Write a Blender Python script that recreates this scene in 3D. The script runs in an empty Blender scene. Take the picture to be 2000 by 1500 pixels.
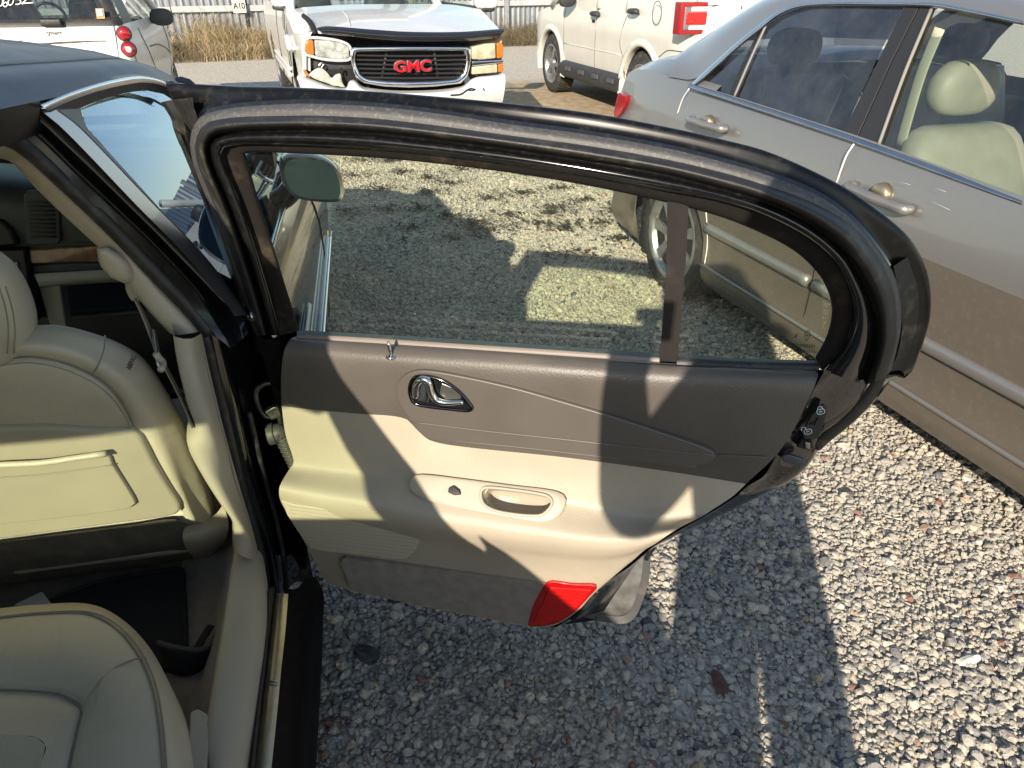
import bpy, bmesh, math, random
import numpy as np
from mathutils import Vector, Matrix, noise as mnoise
random.seed(7); rng = np.random.default_rng(11)
R = math.radians
scn = bpy.context.scene
COL = scn.collection

# ---------------------------------------------------------------- camera, sky, sun, exposure
CAM_F, CAM_P, CAM_YAW, CAM_H = 1387.0, R(30.2), R(11.1), 1.48
SUN_AZ, SUN_EL = R(24.0), R(23.8)          # direction the light travels (from +Y towards +X) and its elevation
cam_d = bpy.data.cameras.new('camera'); cam = bpy.data.objects.new('camera', cam_d); COL.objects.link(cam)
cam.location = (0, 0, CAM_H)
cam.rotation_euler = (math.pi/2 - CAM_P, 0, -CAM_YAW)
cam_d.sensor_width = 36; cam_d.lens = 36*CAM_F/2000; cam_d.clip_start = 0.02; cam_d.clip_end = 400
scn.camera = cam
w = bpy.data.worlds.new('World'); scn.world = w; w.use_nodes = True
nt = w.node_tree; bg = nt.nodes['Background']; sky = nt.nodes.new('ShaderNodeTexSky')
sky.sky_type = 'NISHITA'; sky.sun_disc = False; sky.sun_elevation = SUN_EL; sky.sun_rotation = SUN_AZ + math.pi
sky.air_density = 1.0; sky.dust_density = .35; sky.ozone_density = 1.0
nt.links.new(sky.outputs[0], bg.inputs[0]); bg.inputs[1].default_value = 0.15
sl = bpy.data.lights.new('sun', 'SUN'); sl.energy = 4.6; sl.angle = R(0.53); sl.color = (1.0, 0.94, 0.87)
sun = bpy.data.objects.new('sun', sl); COL.objects.link(sun)
LD = Vector((math.sin(SUN_AZ)*math.cos(SUN_EL), math.cos(SUN_AZ)*math.cos(SUN_EL), -math.sin(SUN_EL)))
sun.rotation_euler = LD.to_track_quat('-Z', 'Y').to_euler()
scn.view_settings.view_transform = 'Standard'; scn.view_settings.look = 'None'
scn.view_settings.exposure = 0.78; scn.view_settings.gamma = 1.0
scn.view_settings.use_white_balance = True; scn.view_settings.white_balance_temperature = 7350
scn.cycles.max_bounces = 10; scn.cycles.transparent_max_bounces = 24
scn.cycles.diffuse_bounces = 4; scn.cycles.glossy_bounces = 5; scn.cycles.caustics_reflective = False

# ---------------------------------------------------------------- survey: rays of the photograph meeting planes of the place
def ray(x, y):
    a = (x-1000)/CAM_F; b = (y-750)/CAM_F
    f = math.cos(CAM_P)-b*math.sin(CAM_P); d = math.sin(CAM_P)+b*math.cos(CAM_P)
    return Vector((a*math.cos(CAM_YAW)+f*math.sin(CAM_YAW), -a*math.sin(CAM_YAW)+f*math.cos(CAM_YAW), -d))
CO = Vector((0, 0, CAM_H))
def hit(x, y, pt, n):
    r = ray(x, y); n = Vector(n); t = (Vector(pt)-CO).dot(n)/r.dot(n); return CO+r*t
def gz(x, y, z=0): return hit(x, y, (0, 0, z), (0, 0, 1))
def hX(x, y, X, k=0, z0=.9): return hit(x, y, (X, 0, z0), (1, 0, k))
def hY(x, y, Y, k=0, z0=.5): return hit(x, y, (0, Y, z0), (0, 1, k))
def hw(r, f, z): return Vector((r*math.cos(CAM_YAW)+f*math.sin(CAM_YAW), -r*math.sin(CAM_YAW)+f*math.cos(CAM_YAW), z))

# ---------------------------------------------------------------- materials
MATS = {}
def mat(name, col, rough=.5, metal=0, coat=0, bump=0, bscale=200, var=0, vscale=8, var2=None, spec=.5, trans=0, emit=None, dirt=None, sheen=0, bdist=.002):
    if name in MATS: return MATS[name]
    m = bpy.data.materials.new(name); m.use_nodes = True; MATS[name] = m
    t = m.node_tree; b = t.nodes['Principled BSDF']; L = t.links.new
    b.inputs['Base Color'].default_value = (*col, 1); b.inputs['Roughness'].default_value = rough
    b.inputs['Metallic'].default_value = metal; b.inputs['Coat Weight'].default_value = coat
    b.inputs['Coat Roughness'].default_value = .04; b.inputs['Specular IOR Level'].default_value = spec
    b.inputs['Transmission Weight'].default_value = trans
    if sheen: b.inputs['Sheen Weight'].default_value = sheen
    if emit: b.inputs['Emission Color'].default_value = (*emit[:3], 1); b.inputs['Emission Strength'].default_value = emit[3]
    tc = t.nodes.new('ShaderNodeTexCoord')
    csock = None
    if var or var2:
        n = t.nodes.new('ShaderNodeTexNoise'); n.inputs['Scale'].default_value = vscale; n.inputs['Detail'].default_value = 5
        L(tc.outputs['Object'], n.inputs['Vector'])
        rp = t.nodes.new('ShaderNodeValToRGB'); rp.color_ramp.elements[0].position = .32; rp.color_ramp.elements[1].position = .7
        c2 = var2 or tuple(min(1, c*(1-var)) for c in col); c1 = col if var2 else tuple(min(1, c*(1+var*.6)) for c in col)
        rp.color_ramp.elements[0].color = (*c2, 1); rp.color_ramp.elements[1].color = (*c1, 1)
        L(n.outputs['Fac'], rp.inputs['Fac']); csock = rp.outputs['Color']
        L(csock, b.inputs['Base Color'])
        mr = t.nodes.new('ShaderNodeMapRange'); mr.inputs['To Min'].default_value = max(.02, rough-.08); mr.inputs['To Max'].default_value = min(1, rough+.12)
        L(n.outputs['Fac'], mr.inputs['Value']); L(mr.outputs[0], b.inputs['Roughness'])
    if dirt:                                             # (colour, amount, scale): specks and films of dust
        n2 = t.nodes.new('ShaderNodeTexNoise'); n2.inputs['Scale'].default_value = dirt[2]; n2.inputs['Detail'].default_value = 8; n2.inputs['Roughness'].default_value = .7
        L(tc.outputs['Object'], n2.inputs['Vector'])
        mr2 = t.nodes.new('ShaderNodeMapRange'); mr2.inputs['From Min'].default_value = .52; mr2.inputs['From Max'].default_value = .78; mr2.inputs['To Max'].default_value = dirt[1]
        L(n2.outputs['Fac'], mr2.inputs['Value'])
        mx = t.nodes.new('ShaderNodeMix'); mx.data_type = 'RGBA'
        L(mr2.outputs[0], mx.inputs['Factor'])
        if csock: L(csock, mx.inputs[6])
        else: mx.inputs[6].default_value = (*col, 1)
        mx.inputs[7].default_value = (*dirt[0], 1); L(mx.outputs[2], b.inputs['Base Color'])
        if coat:
            ms = t.nodes.new('ShaderNodeMath'); ms.operation = 'MULTIPLY_ADD'; ms.inputs[1].default_value = -coat; ms.inputs[2].default_value = coat
            L(mr2.outputs[0], ms.inputs[0]); L(ms.outputs[0], b.inputs['Coat Weight'])
    if bump:
        n3 = t.nodes.new('ShaderNodeTexNoise'); n3.inputs['Scale'].default_value = bscale; n3.inputs['Detail'].default_value = 3
        L(tc.outputs['Object'], n3.inputs['Vector'])
        bp = t.nodes.new('ShaderNodeBump'); bp.inputs['Strength'].default_value = bump; bp.inputs['Distance'].default_value = bdist
        L(n3.outputs['Fac'], bp.inputs['Height']); L(bp.outputs[0], b.inputs['Normal'])
    return m
def glass(name, tint, refl=1.0, haze=0.0):
    if name in MATS: return MATS[name]
    m = bpy.data.materials.new(name); m.use_nodes = True; MATS[name] = m
    t = m.node_tree; t.nodes.clear(); L = t.links.new; N = t.nodes.new
    o = N('ShaderNodeOutputMaterial'); tr = N('ShaderNodeBsdfTransparent'); gl = N('ShaderNodeBsdfGlossy'); mx = N('ShaderNodeMixShader')
    ge = N('ShaderNodeNewGeometry'); dt = N('ShaderNodeVectorMath'); dt.operation = 'DOT_PRODUCT'; L(ge.outputs['Normal'], dt.inputs[0]); L(ge.outputs['Incoming'], dt.inputs[1])
    ab = N('ShaderNodeMath'); ab.operation = 'ABSOLUTE'; L(dt.outputs['Value'], ab.inputs[0]); iv = N('ShaderNodeMath'); iv.operation = 'SUBTRACT'; iv.inputs[0].default_value = 1; L(ab.outputs[0], iv.inputs[1])
    pw = N('ShaderNodeMath'); pw.operation = 'POWER'; pw.inputs[1].default_value = 3.6; L(iv.outputs[0], pw.inputs[0]); fr = N('ShaderNodeMath'); fr.operation = 'MULTIPLY_ADD'; fr.inputs[1].default_value = .90; fr.inputs[2].default_value = .08; L(pw.outputs[0], fr.inputs[0])
    tr.inputs[0].default_value = (*tint, 1); gl.inputs['Roughness'].default_value = .012; gl.inputs[0].default_value = (*refl, 1) if isinstance(refl, tuple) else (refl, refl, refl, 1)
    L(fr.outputs[0], mx.inputs[0]); L(tr.outputs[0], mx.inputs[1]); L(gl.outputs[0], mx.inputs[2])
    out = mx
    if haze:                                             # a thin film of dust on the pane
        tc = N('ShaderNodeTexCoord'); n = N('ShaderNodeTexNoise'); n.inputs['Scale'].default_value = 9; n.inputs['Detail'].default_value = 9; n.inputs['Roughness'].default_value = .75
        L(tc.outputs['Object'], n.inputs['Vector'])
        mr = N('ShaderNodeMapRange'); mr.inputs['From Min'].default_value = .35; mr.inputs['From Max'].default_value = .8; mr.inputs['To Max'].default_value = haze
        L(n.outputs['Fac'], mr.inputs['Value'])
        df = N('ShaderNodeBsdfDiffuse'); df.inputs[0].default_value = (.5, .48, .43, 1); m2 = N('ShaderNodeMixShader')
        L(mr.outputs[0], m2.inputs[0]); L(mx.outputs[0], m2.inputs[1]); L(df.outputs[0], m2.inputs[2]); out = m2
    L(out.outputs[0], o.inputs[0]); return m

DUST = (.33, .29, .23)
BLK = mat('black_paint', (.006, .0065, .009), .22, 0, .7, dirt=(DUST, .10, 60))
BLKG = mat('black_gloss', (.006, .006, .007), .12, 0, .6, dirt=(DUST, .08, 90))
BLKM = mat('black_matte_dusty', (.004, .004, .0045), .30, dirt=(DUST, .08, 55), spec=.3)
RUB = mat('seal_rubber', (.014, .0135, .013), .5, bump=.2, bscale=500, dirt=(DUST, .25, 25))
RUBD = mat('seal_dark', (.012, .012, .013), .5, dirt=(DUST, .2, 40))
FLNG = mat('dusty_flange', (.052, .051, .050), .55, dirt=((.45, .43, .4), .30, 160), bump=.15, bscale=400)
FELT = mat('felt_channel', (.012, .010, .009), .95, bump=.5, bscale=900, dirt=((.22, .16, .10), .35, 10), spec=.2)
BEI = mat('beige_vinyl', (.375, .325, .25), .46, bump=.32, bscale=330, var=.10, vscale=5, bdist=.0016, dirt=((.33, .27, .2), .25, 22))
BEI2 = mat('beige_plastic', (.375, .33, .26), .42, bump=.05, bscale=900, var=.07, vscale=9, dirt=((.3, .25, .2), .25, 18))
TAU = mat('taupe_vinyl', (.092, .080, .069), .43, bump=.36, bscale=300, var=.14, vscale=6, bdist=.0016)
TAU2 = mat('taupe_plastic', (.092, .080, .069), .4, bump=.04, bscale=800, var=.06)
CARP = mat('taupe_carpet', (.23, .185, .145), .95, bump=.9, bscale=420, var=.25, vscale=40, sheen=.3, bdist=.004)
CARPD = mat('dark_carpet', (.125, .104, .082), .97, bump=.9, bscale=380, var=.3, vscale=30, bdist=.004)
MATB = mat('black_floor_mat', (.012, .013, .016), .95, bump=.8, bscale=500, var=.3, vscale=60)
LEA = mat('beige_leather', (.49, .435, .34), .42, bump=.22, bscale=330, var=.12, vscale=4, bdist=.0018, dirt=((.24, .2, .16), .3, 12))
LEAD = mat('leather_seam', (.25, .22, .175), .6)
def wrinkle(m, scale=7, strength=.35, dist=.012):
    t = m.node_tree; b = t.nodes['Principled BSDF']; L = t.links.new; N = t.nodes.new; tc = N('ShaderNodeTexCoord'); mp = N('ShaderNodeMapping'); mp.inputs['Rotation'].default_value = (.3, .2, .7); mp.inputs['Scale'].default_value = (1, .28, 1)
    L(tc.outputs['Object'], mp.inputs[0]); n = N('ShaderNodeTexNoise'); n.inputs['Scale'].default_value = scale; n.inputs['Detail'].default_value = 3; n.inputs['Distortion'].default_value = 1.2; L(mp.outputs[0], n.inputs['Vector'])
    ma = N('ShaderNodeMath'); ma.operation = 'SUBTRACT'; ma.inputs[1].default_value = .5; L(n.outputs['Fac'], ma.inputs[0]); ab = N('ShaderNodeMath'); ab.operation = 'ABSOLUTE'; L(ma.outputs[0], ab.inputs[0]); mr = N('ShaderNodeMapRange'); mr.inputs['From Max'].default_value = .06; L(ab.outputs[0], mr.inputs[0])
    bp = N('ShaderNodeBump'); bp.inputs['Strength'].default_value = strength; bp.inputs['Distance'].default_value = dist; L(mr.outputs[0], bp.inputs['Height'])
    old = [l for l in t.links if l.to_node == b and l.to_socket.name == 'Normal']
    if old: L(old[0].from_socket, bp.inputs['Normal'])
    L(bp.outputs[0], b.inputs['Normal'])
wrinkle(LEA, 9, .10, .004)
CHR = mat('chrome', (.75, .75, .76), .09, 1)
CHRS = mat('satin_chrome', (.50, .51, .53), .25, 1, var=.1)
ALU = mat('brushed_scuff', (.42, .40, .33), .32, 1, bump=.12, bscale=260, var=.15, vscale=30)
WOOD = mat('burl_wood', (.30, .155, .055), .22, 0, .8, var2=(.12, .055, .02), vscale=45)
DASH = mat('dash_vinyl', (.034, .039, .044), .55, bump=.12, bscale=500)
DASHD = mat('dash_black', (.008, .009, .011), .45)
DASHG = mat('dash_pale', (.33, .32, .28), .5)
BELT = mat('belt_webbing', (.33, .28, .20), .7, bump=.5, bscale=900)
RED = mat('red_reflector', (.40, .004, .005), .18, 0, .5, bump=.5, bscale=900)
STEEL = mat('bare_door_steel', (.46, .46, .44), .3, .6, var2=(.16, .155, .14), vscale=16, dirt=((.25, .17, .09), .5, 12))  # base brightened to stand for sunlight on the lower door corner
WHITE = mat('white_paint', (.58, .585, .575), .28, 0, .6, var=.05, vscale=3, dirt=((.42, .38, .31), .35, 7))
CREAM = mat('cream_paint', (.60, .585, .52), .3, 0, .6, var=.04, vscale=3, dirt=((.42, .37, .29), .25, 5))
WHITED = mat('dirty_white_paint', (.62, .61, .57), .35, 0, .4, var=.2, vscale=9, dirt=((.25, .22, .18), .8, 9))
SILV = mat('silver_paint', (.235, .226, .213), .36, .5, .5, bump=.02, bscale=1500, dirt=((.34, .29, .22), .25, 70))
SILVD = mat('dusty_silver_ground_reflection', (.165, .142, .115), .42, .35, .35, dirt=((.26, .21, .155), .7, 45), bump=.03, bscale=900)  # dust, plus the ground's brown reflection put into the paint colour
TYRE = mat('tyre_rubber', (.028, .027, .026), .8, bump=.4, bscale=90, dirt=((.22, .19, .15), .7, 20))
RIM = mat('alloy_rim', (.42, .43, .43), .34, .8, var=.2, vscale=20, dirt=((.25, .16, .08), .5, 9))
DARK = mat('dark_cavity', (.006, .006, .006), .8)
DPLA = mat('dark_grey_plastic', (.035, .036, .038), .55, dirt=((.2, .18, .15), .3, 15))
BUG = mat('smoked_deflector', (.012, .011, .012), .12, 0, .8)
AMB = mat('amber_lens', (.52, .14, .02), .2, 0, .5, bump=.4, bscale=120)
LENS = mat('clear_lens', (.52, .53, .50), .14, .35, .8, bump=.6, bscale=26, var=.4, vscale=22, bdist=.01)
LENSY = mat('yellowed_lens', (.50, .47, .33), .2, .1, .7, bump=.4, bscale=30, var=.3, vscale=18, bdist=.01)
REDL = mat('red_lens', (.30, .006, .010), .12, 0, .9, bump=.3, bscale=60)
WHL = mat('white_lens', (.72, .70, .70), .15, .2, .8)
G_TINT = glass('green_tinted_glass', (.90, .97, .82), .8, .03)
G_FRONT = glass('window_glass', (.62, .74, .68), 1.0, .02)
G_SIDE = glass('front_door_pane', (.16, .21, .22), (.60, .76, 1.0), .0)  # blue sky reflection put into the gloss colour, over a darkened tint
G_BACK = glass('back_glass', (.80, .92, .70), .8, .02)
G_DARK = glass('privacy_glass', (.16, .19, .25), 1.0, .08)
G_CLR = glass('clear_glass', (.70, .78, .72), 1.0, .06)

# ---------------------------------------------------------------- mesh helpers
PINV = {}
def obj(name, verts, faces, m, parent=None, smooth=True, mods=None):
    me = bpy.data.meshes.new(name); me.from_pydata([tuple(v) for v in verts], [], faces); me.update()
    if smooth: me.polygons.foreach_set('use_smooth', [True]*len(me.polygons))
    o = bpy.data.objects.new(name, me); COL.objects.link(o)
    if m: me.materials.append(m)
    if parent is not None:
        o.parent = parent
        if parent.name in PINV: o.matrix_parent_inverse = PINV[parent.name]
    return o
def fixn(o):
    bm = bmesh.new(); bm.from_mesh(o.data); bmesh.ops.recalc_face_normals(bm, faces=bm.faces); bm.to_mesh(o.data); bm.free(); return o
def root(name, label, cat, loc=(0, 0, 0), rz=0, group=None, world_children=False):
    o = bpy.data.objects.new(name, None); COL.objects.link(o); o.location = loc; o.rotation_euler = (0, 0, rz); o.empty_display_size = .2
    o['label'] = label; o['category'] = cat
    if group: o['group'] = group
    if world_children: PINV[o.name] = Matrix.Translation(-Vector(loc))
    return o
def tag(o, label, cat, group=None):
    o['label'] = label; o['category'] = cat
    if group: o['group'] = group
    return o
def cr(pts, n, closed=False):
    P = [Vector(p) for p in pts]
    if len(P) == 2: return [P[0].lerp(P[1], i/(n-1)) for i in range(n)]
    out = []; m = len(P); segs = m if closed else m-1
    for i in range(segs):
        p0 = P[(i-1) % m] if (closed or i > 0) else P[0]*2-P[1]
        p1 = P[i]; p2 = P[(i+1) % m]
        p3 = P[(i+2) % m] if (closed or i+2 < m) else P[-1]*2-P[-2]
        l1 = max((p2-p1).length, 1e-6); t1 = (p2-p0)*(l1/max((p2-p1).length+(p1-p0).length, 1e-6)); t2 = (p3-p1)*(l1/max((p3-p2).length+(p2-p1).length, 1e-6))
        for k in range(10):
            t = k/10; a = 2*t**3-3*t*t+1; b = t**3-2*t*t+t; c = -2*t**3+3*t*t; d = t**3-t*t
            out.append(p1*a+t1*b+p2*c+t2*d)
    out.append(P[0].copy() if closed else P[-1].copy())
    L = [0]
    for i in range(1, len(out)): L.append(L[-1]+(out[i]-out[i-1]).length)
    T = L[-1]; res = []; j = 0; cnt = n+1 if closed else n
    for i in range(cnt):
        s = T*i/(cnt-1)
        while j < len(L)-2 and L[j+1] < s: j += 1
        f = (s-L[j])/max(L[j+1]-L[j], 1e-9); res.append(out[j].lerp(out[j+1], min(max(f, 0), 1)))
    return res[:-1] if closed else res
def grid(rows, closed=False):
    n = len(rows[0]); V = [v for r in rows for v in r]; F = []
    for i in range(len(rows)-1):
        for j in range(n if closed else n-1):
            k = (j+1) % n; F.append((i*n+j, i*n+k, (i+1)*n+k, (i+1)*n+j))
    return V, F
def strip(name, curves, m, parent=None, n=48, thick=0, sub=0, closed=False, smooth=True):
    rows = [cr(c, n, closed) for c in curves]
    if sub:                                              # smooth across the rows as well
        cols = [cr([r[j] for r in rows], sub) for j in range(len(rows[0]))]
        rows = [[c[i] for c in cols] for i in range(sub)]
    V, F = grid(rows, closed); o = obj(name, V, F, m, parent, smooth)
    if thick:
        s = o.modifiers.new('solid', 'SOLIDIFY'); s.thickness = abs(thick); s.offset = -1 if thick > 0 else 1
    return o
def poly(name, pts, depth, m, parent=None, bevel=.0015, seg=2, smooth=True):
    """planar outline given thickness along depth (a vector from front face to back face)"""
    P = [Vector(p) for p in pts]; d = Vector(depth); n = len(P)
    V = P+[p+d for p in P]; F = [tuple(range(n)), tuple(range(2*n-1, n-1, -1))]+[(i, i+n, (i+1) % n+n, (i+1) % n) for i in range(n)]
    o = obj(name, V, F, m, parent, False); fixn(o)
    if bevel:
        b = o.modifiers.new('bevel', 'BEVEL'); b.width = bevel; b.segments = seg; b.limit_method = 'ANGLE'; b.angle_limit = R(50)
        if smooth: o.data.polygons.foreach_set('use_smooth', [True]*len(o.data.polygons)); o.modifiers.new('wn', 'WEIGHTED_NORMAL').keep_sharp = True
    return o
def tube(name, pts, r, m, parent=None, n=24, sides=8, closed=False, flat=1.0, up=None, data=False):
    P = cr(pts, n, closed); V = []; F = []; rr = r if callable(r) else (lambda t: r)
    prev = None; N = len(P)
    for i, p in enumerate(P):
        t = (P[(i+1) % N]-P[i-1]) if (closed or 0 < i < N-1) else (P[1]-P[0] if i == 0 else P[-1]-P[-2])
        t.normalize()
        if prev is None: a = Vector(up) if up else (Vector((0, 0, 1)) if abs(t.z) < .9 else Vector((1, 0, 0)))
        else: a = Vector(up) if up else prev
        a = (a-t*a.dot(t)).normalized(); b = t.cross(a); prev = a; q = rr(i/(N-1))
        for k in range(sides):
            an = 2*math.pi*k/sides; V.append(p+a*math.cos(an)*q*flat+b*math.sin(an)*q)
    for i in range(N if closed else N-1):
        for k in range(sides):
            k2 = (k+1) % sides; j = (i+1) % N; F.append((i*sides+k, i*sides+k2, j*sides+k2, j*sides+k))
    if not closed: F += [tuple(range(sides-1, -1, -1)), tuple((N-1)*sides+k for k in range(sides))]
    if data: return V, F
    return obj(name, V, F, m, parent)
def box(name, c, s, m, parent=None, rot=(0, 0, 0), bevel=.004, seg=2):
    x, y, z = [q/2 for q in s]; M = Matrix.Translation(Vector(c)) @ (Matrix.Rotation(rot[2], 4, 'Z') @ Matrix.Rotation(rot[1], 4, 'Y') @ Matrix.Rotation(rot[0], 4, 'X'))
    V = [M @ Vector(v) for v in ((-x, -y, -z), (x, -y, -z), (x, y, -z), (-x, y, -z), (-x, -y, z), (x, -y, z), (x, y, z), (-x, y, z))]
    F = [(3, 2, 1, 0), (4, 5, 6, 7), (0, 1, 5, 4), (1, 2, 6, 5), (2, 3, 7, 6), (3, 0, 4, 7)]
    o = obj(name, V, F, m, parent, bool(bevel))
    if bevel:
        b = o.modifiers.new('bevel', 'BEVEL'); b.width = bevel; b.segments = seg; o.modifiers.new('wn', 'WEIGHTED_NORMAL')
    return o
def rings(name, specs, m, parent=None, n=28, sub=None, caps=True, M=None):
    """closed super-ellipse rings: (centre, half a along A, half b along B, exponent, A, B)"""
    rows = []
    for c, a, b, e, A, B in specs:
        c = Vector(c); A = Vector(A); B = Vector(B); row = []
        for k in range(n):
            t = 2*math.pi*k/n; co, si = math.cos(t), math.sin(t)
            row.append(c+A*(a*math.copysign(abs(co)**(2/e), co))+B*(b*math.copysign(abs(si)**(2/e), si)))
        rows.append(row)
    if sub:
        cols = [cr([r[j] for r in rows], sub) for j in range(n)]; rows = [[c[i] for c in cols] for i in range(sub)]
    if M is not None: rows = [[M @ v for v in r] for r in rows]
    V, F = grid(rows, True)
    if caps: F += [tuple(range(n-1, -1, -1)), tuple((len(rows)-1)*n+k for k in range(n))]
    return fixn(obj(name, V, F, m, parent))
def text(name, s, size, M, m, parent=None, ext=.002, bevel=0, offset=0, sx=1):
    cu = bpy.data.curves.new(name, 'FONT'); cu.body = s; cu.size = size; cu.extrude = ext; cu.bevel_depth = bevel; cu.offset = offset; cu.align_x = 'CENTER'; cu.align_y = 'CENTER'
    to = bpy.data.objects.new(name, cu); COL.objects.link(to)
    dg = bpy.context.evaluated_depsgraph_get(); me = bpy.data.meshes.new_from_object(to.evaluated_get(dg))
    bpy.data.objects.remove(to); bpy.data.curves.remove(cu)
    me.transform(M @ Matrix.Diagonal((sx, 1, 1, 1))); me.name = name
    o = bpy.data.objects.new(name, me); COL.objects.link(o); me.materials.clear(); me.materials.append(m)
    if parent is not None:
        o.parent = parent
        if parent.name in PINV: o.matrix_parent_inverse = PINV[parent.name]
    return o
def frame(o, x, z, up=None):
    """matrix whose X axis is x, whose Z axis is z (both world vectors), origin o"""
    x = Vector(x).normalized(); z = Vector(z); z = (z-x*z.dot(x)).normalized(); y = z.cross(x)
    return Matrix(((x.x, y.x, z.x, o[0]), (x.y, y.y, z.y, o[1]), (x.z, y.z, z.z, o[2]), (0, 0, 0, 1)))
def colpanel(name, us, lo, hi, xf, m, parent, nv=10, thick=.0):
    rows = []
    for u in us:
        a, b = lo(u), hi(u); rows.append([Vector((xf(u, a+(b-a)*k/(nv-1)), u, a+(b-a)*k/(nv-1))) for k in range(nv)])
    V, F = grid(rows); o = obj(name, V, F, m, parent)
    if thick: s = o.modifiers.new('solid', 'SOLIDIFY'); s.thickness = thick; s.offset = 0
    return o
def lerp(tab, u):
    if u <= tab[0][0]: return tab[0][1]
    for (a, x), (b, y) in zip(tab, tab[1:]):
        if u <= b: return x+(y-x)*(u-a)/(b-a)
    return tab[-1][1]
def arch(u, c, r, zc, base):
    d = abs(u-c)
    return max(base, zc+math.sqrt(r*r-d*d)) if d < r else base
def lin(a, b, n): return [a+(b-a)*i/(n-1) for i in range(n)]
def usarch(a, b, cs, r, n=24):
    s = set(round(v, 4) for v in lin(a, b, n))
    for c in cs:
        for k in range(25): s.add(round(c-r*math.cos(math.pi*k/24)*.9999, 4))
        s.add(round(c-r*1.0001, 4)); s.add(round(c+r*1.0001, 4))
    return sorted(v for v in s if a <= v <= b)
class Car:
    """local frame of a parked vehicle: x to the photo's right, y along az, z up"""
    def __init__(s, o, az): s.o = Vector(o); s.az = az; s.x = Vector((math.cos(az), -math.sin(az), 0)); s.y = Vector((math.sin(az), math.cos(az), 0))
    def loc(s, P): d = P-s.o; return Vector((d.dot(s.x), d.dot(s.y), d.z))
    def px(s, x, y, X=None, Y=None, k=0, z0=.95):
        if X is not None: n = s.x+Vector((0, 0, k)); p = s.o+s.x*X+Vector((0, 0, z0))
        else: n = s.y+Vector((0, 0, k)); p = s.o+s.y*Y+Vector((0, 0, z0))
        return s.loc(hit(x, y, p, n))
def wheel(parent, c, r, wd, side, spokes=6, rr=.66, hubr=.16, rim=None, steel=False):
    """wheel with its axle along local x; side=-1 faces -x"""
    rim = rim or RIM; c = Vector(c); prof = [(-.5, .70), (-.5, .80), (-.47, .93), (-.38, .985), (-.2, 1), (.2, 1), (.38, .985), (.47, .93), (.5, .80), (.5, .70)]
    n = 40; rows = []
    for a, q in prof: rows.append([c+Vector((a*wd, math.cos(2*math.pi*k/n)*q*r, math.sin(2*math.pi*k/n)*q*r)) for k in range(n)])
    V, F = grid(rows, True); t = fixn(obj('wheel', V, F, TYRE, parent))
    # tread blocks
    tv = []; tf = []
    for k in range(44):
        for a in (-.33, -.11, .11, .33):
            an = 2*math.pi*(k+(.5 if a in (-.11, .33) else 0))/44; T = Matrix.Translation(c) @ Matrix.Rotation(an, 4, 'X')
            i0 = len(tv)
            for dx in (-.09, .09):
                for dy in (-.045, .045):
                    for dz in (.985, 1.012): tv.append(T @ Vector(((a+dx)*wd, dy*r, dz*r)))
            tf += [(i0, i0+1, i0+3, i0+2), (i0+4, i0+6, i0+7, i0+5), (i0+1, i0+5, i0+7, i0+3), (i0, i0+4, i0+5, i0+1), (i0+2, i0+3, i0+7, i0+6)]
    obj('tread', tv, tf, TYRE, t, False)
    q = rr*r; S = side; rp = [(S*.5*wd, q*1.07), (S*.52*wd, q*1.0), (S*.47*wd, q*.93), (S*.25*wd, q*.88), (-S*.2*wd, q*.84)]
    rows = [[c+Vector((a, math.cos(2*math.pi*k/n)*b, math.sin(2*math.pi*k/n)*b)) for k in range(n)] for a, b in rp]
    V, F = grid(rows, True); fixn(obj('rim', V, F, rim, t))
    rows = [[c+Vector((S*.08*wd, math.cos(2*math.pi*k/n)*b, math.sin(2*math.pi*k/n)*b)) for k in range(n)] for b in (q*.86, .001)]
    V, F = grid(rows, True); obj('brake_disc', V, F, mat('rusty_disc', (.10, .06, .035), .7, .4, var=.4, vscale=30), t)
    hp = [(S*.50*wd, .0005), (S*.50*wd, .10*r), (S*.47*wd, hubr*r), (S*.30*wd, hubr*r*1.05)]
    rows = [[c+Vector((a, math.cos(2*math.pi*k/24)*b, math.sin(2*math.pi*k/24)*b)) for k in range(24)] for a, b in hp]
    V, F = grid(rows, True); fixn(obj('hub_cap', V, F, rim, t))
    for k in range(spokes):
        T = Matrix.Translation(c) @ Matrix.Rotation(2*math.pi*k/spokes+.3, 4, 'X'); v = []
        for z, hw_, x in ((hubr*r*.8, .075*r, .46), (q*.5, .062*r, .45), (q*.93, .10*r, .42)):
            for y in (-1, 1): v.append(T @ Vector((S*x*wd, y*hw_, z)))
            for y in (-1, 1): v.append(T @ Vector((S*(x-.16)*wd, y*hw_*.8, z)))
        f = []
        for i in (0, 4): f += [(i, i+1, i+5, i+4), (i+2, i+6, i+7, i+3), (i, i+4, i+6, i+2), (i+1, i+3, i+7, i+5)]
        fixn(obj('spoke', v, f, rim, t, False))
    return t

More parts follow.
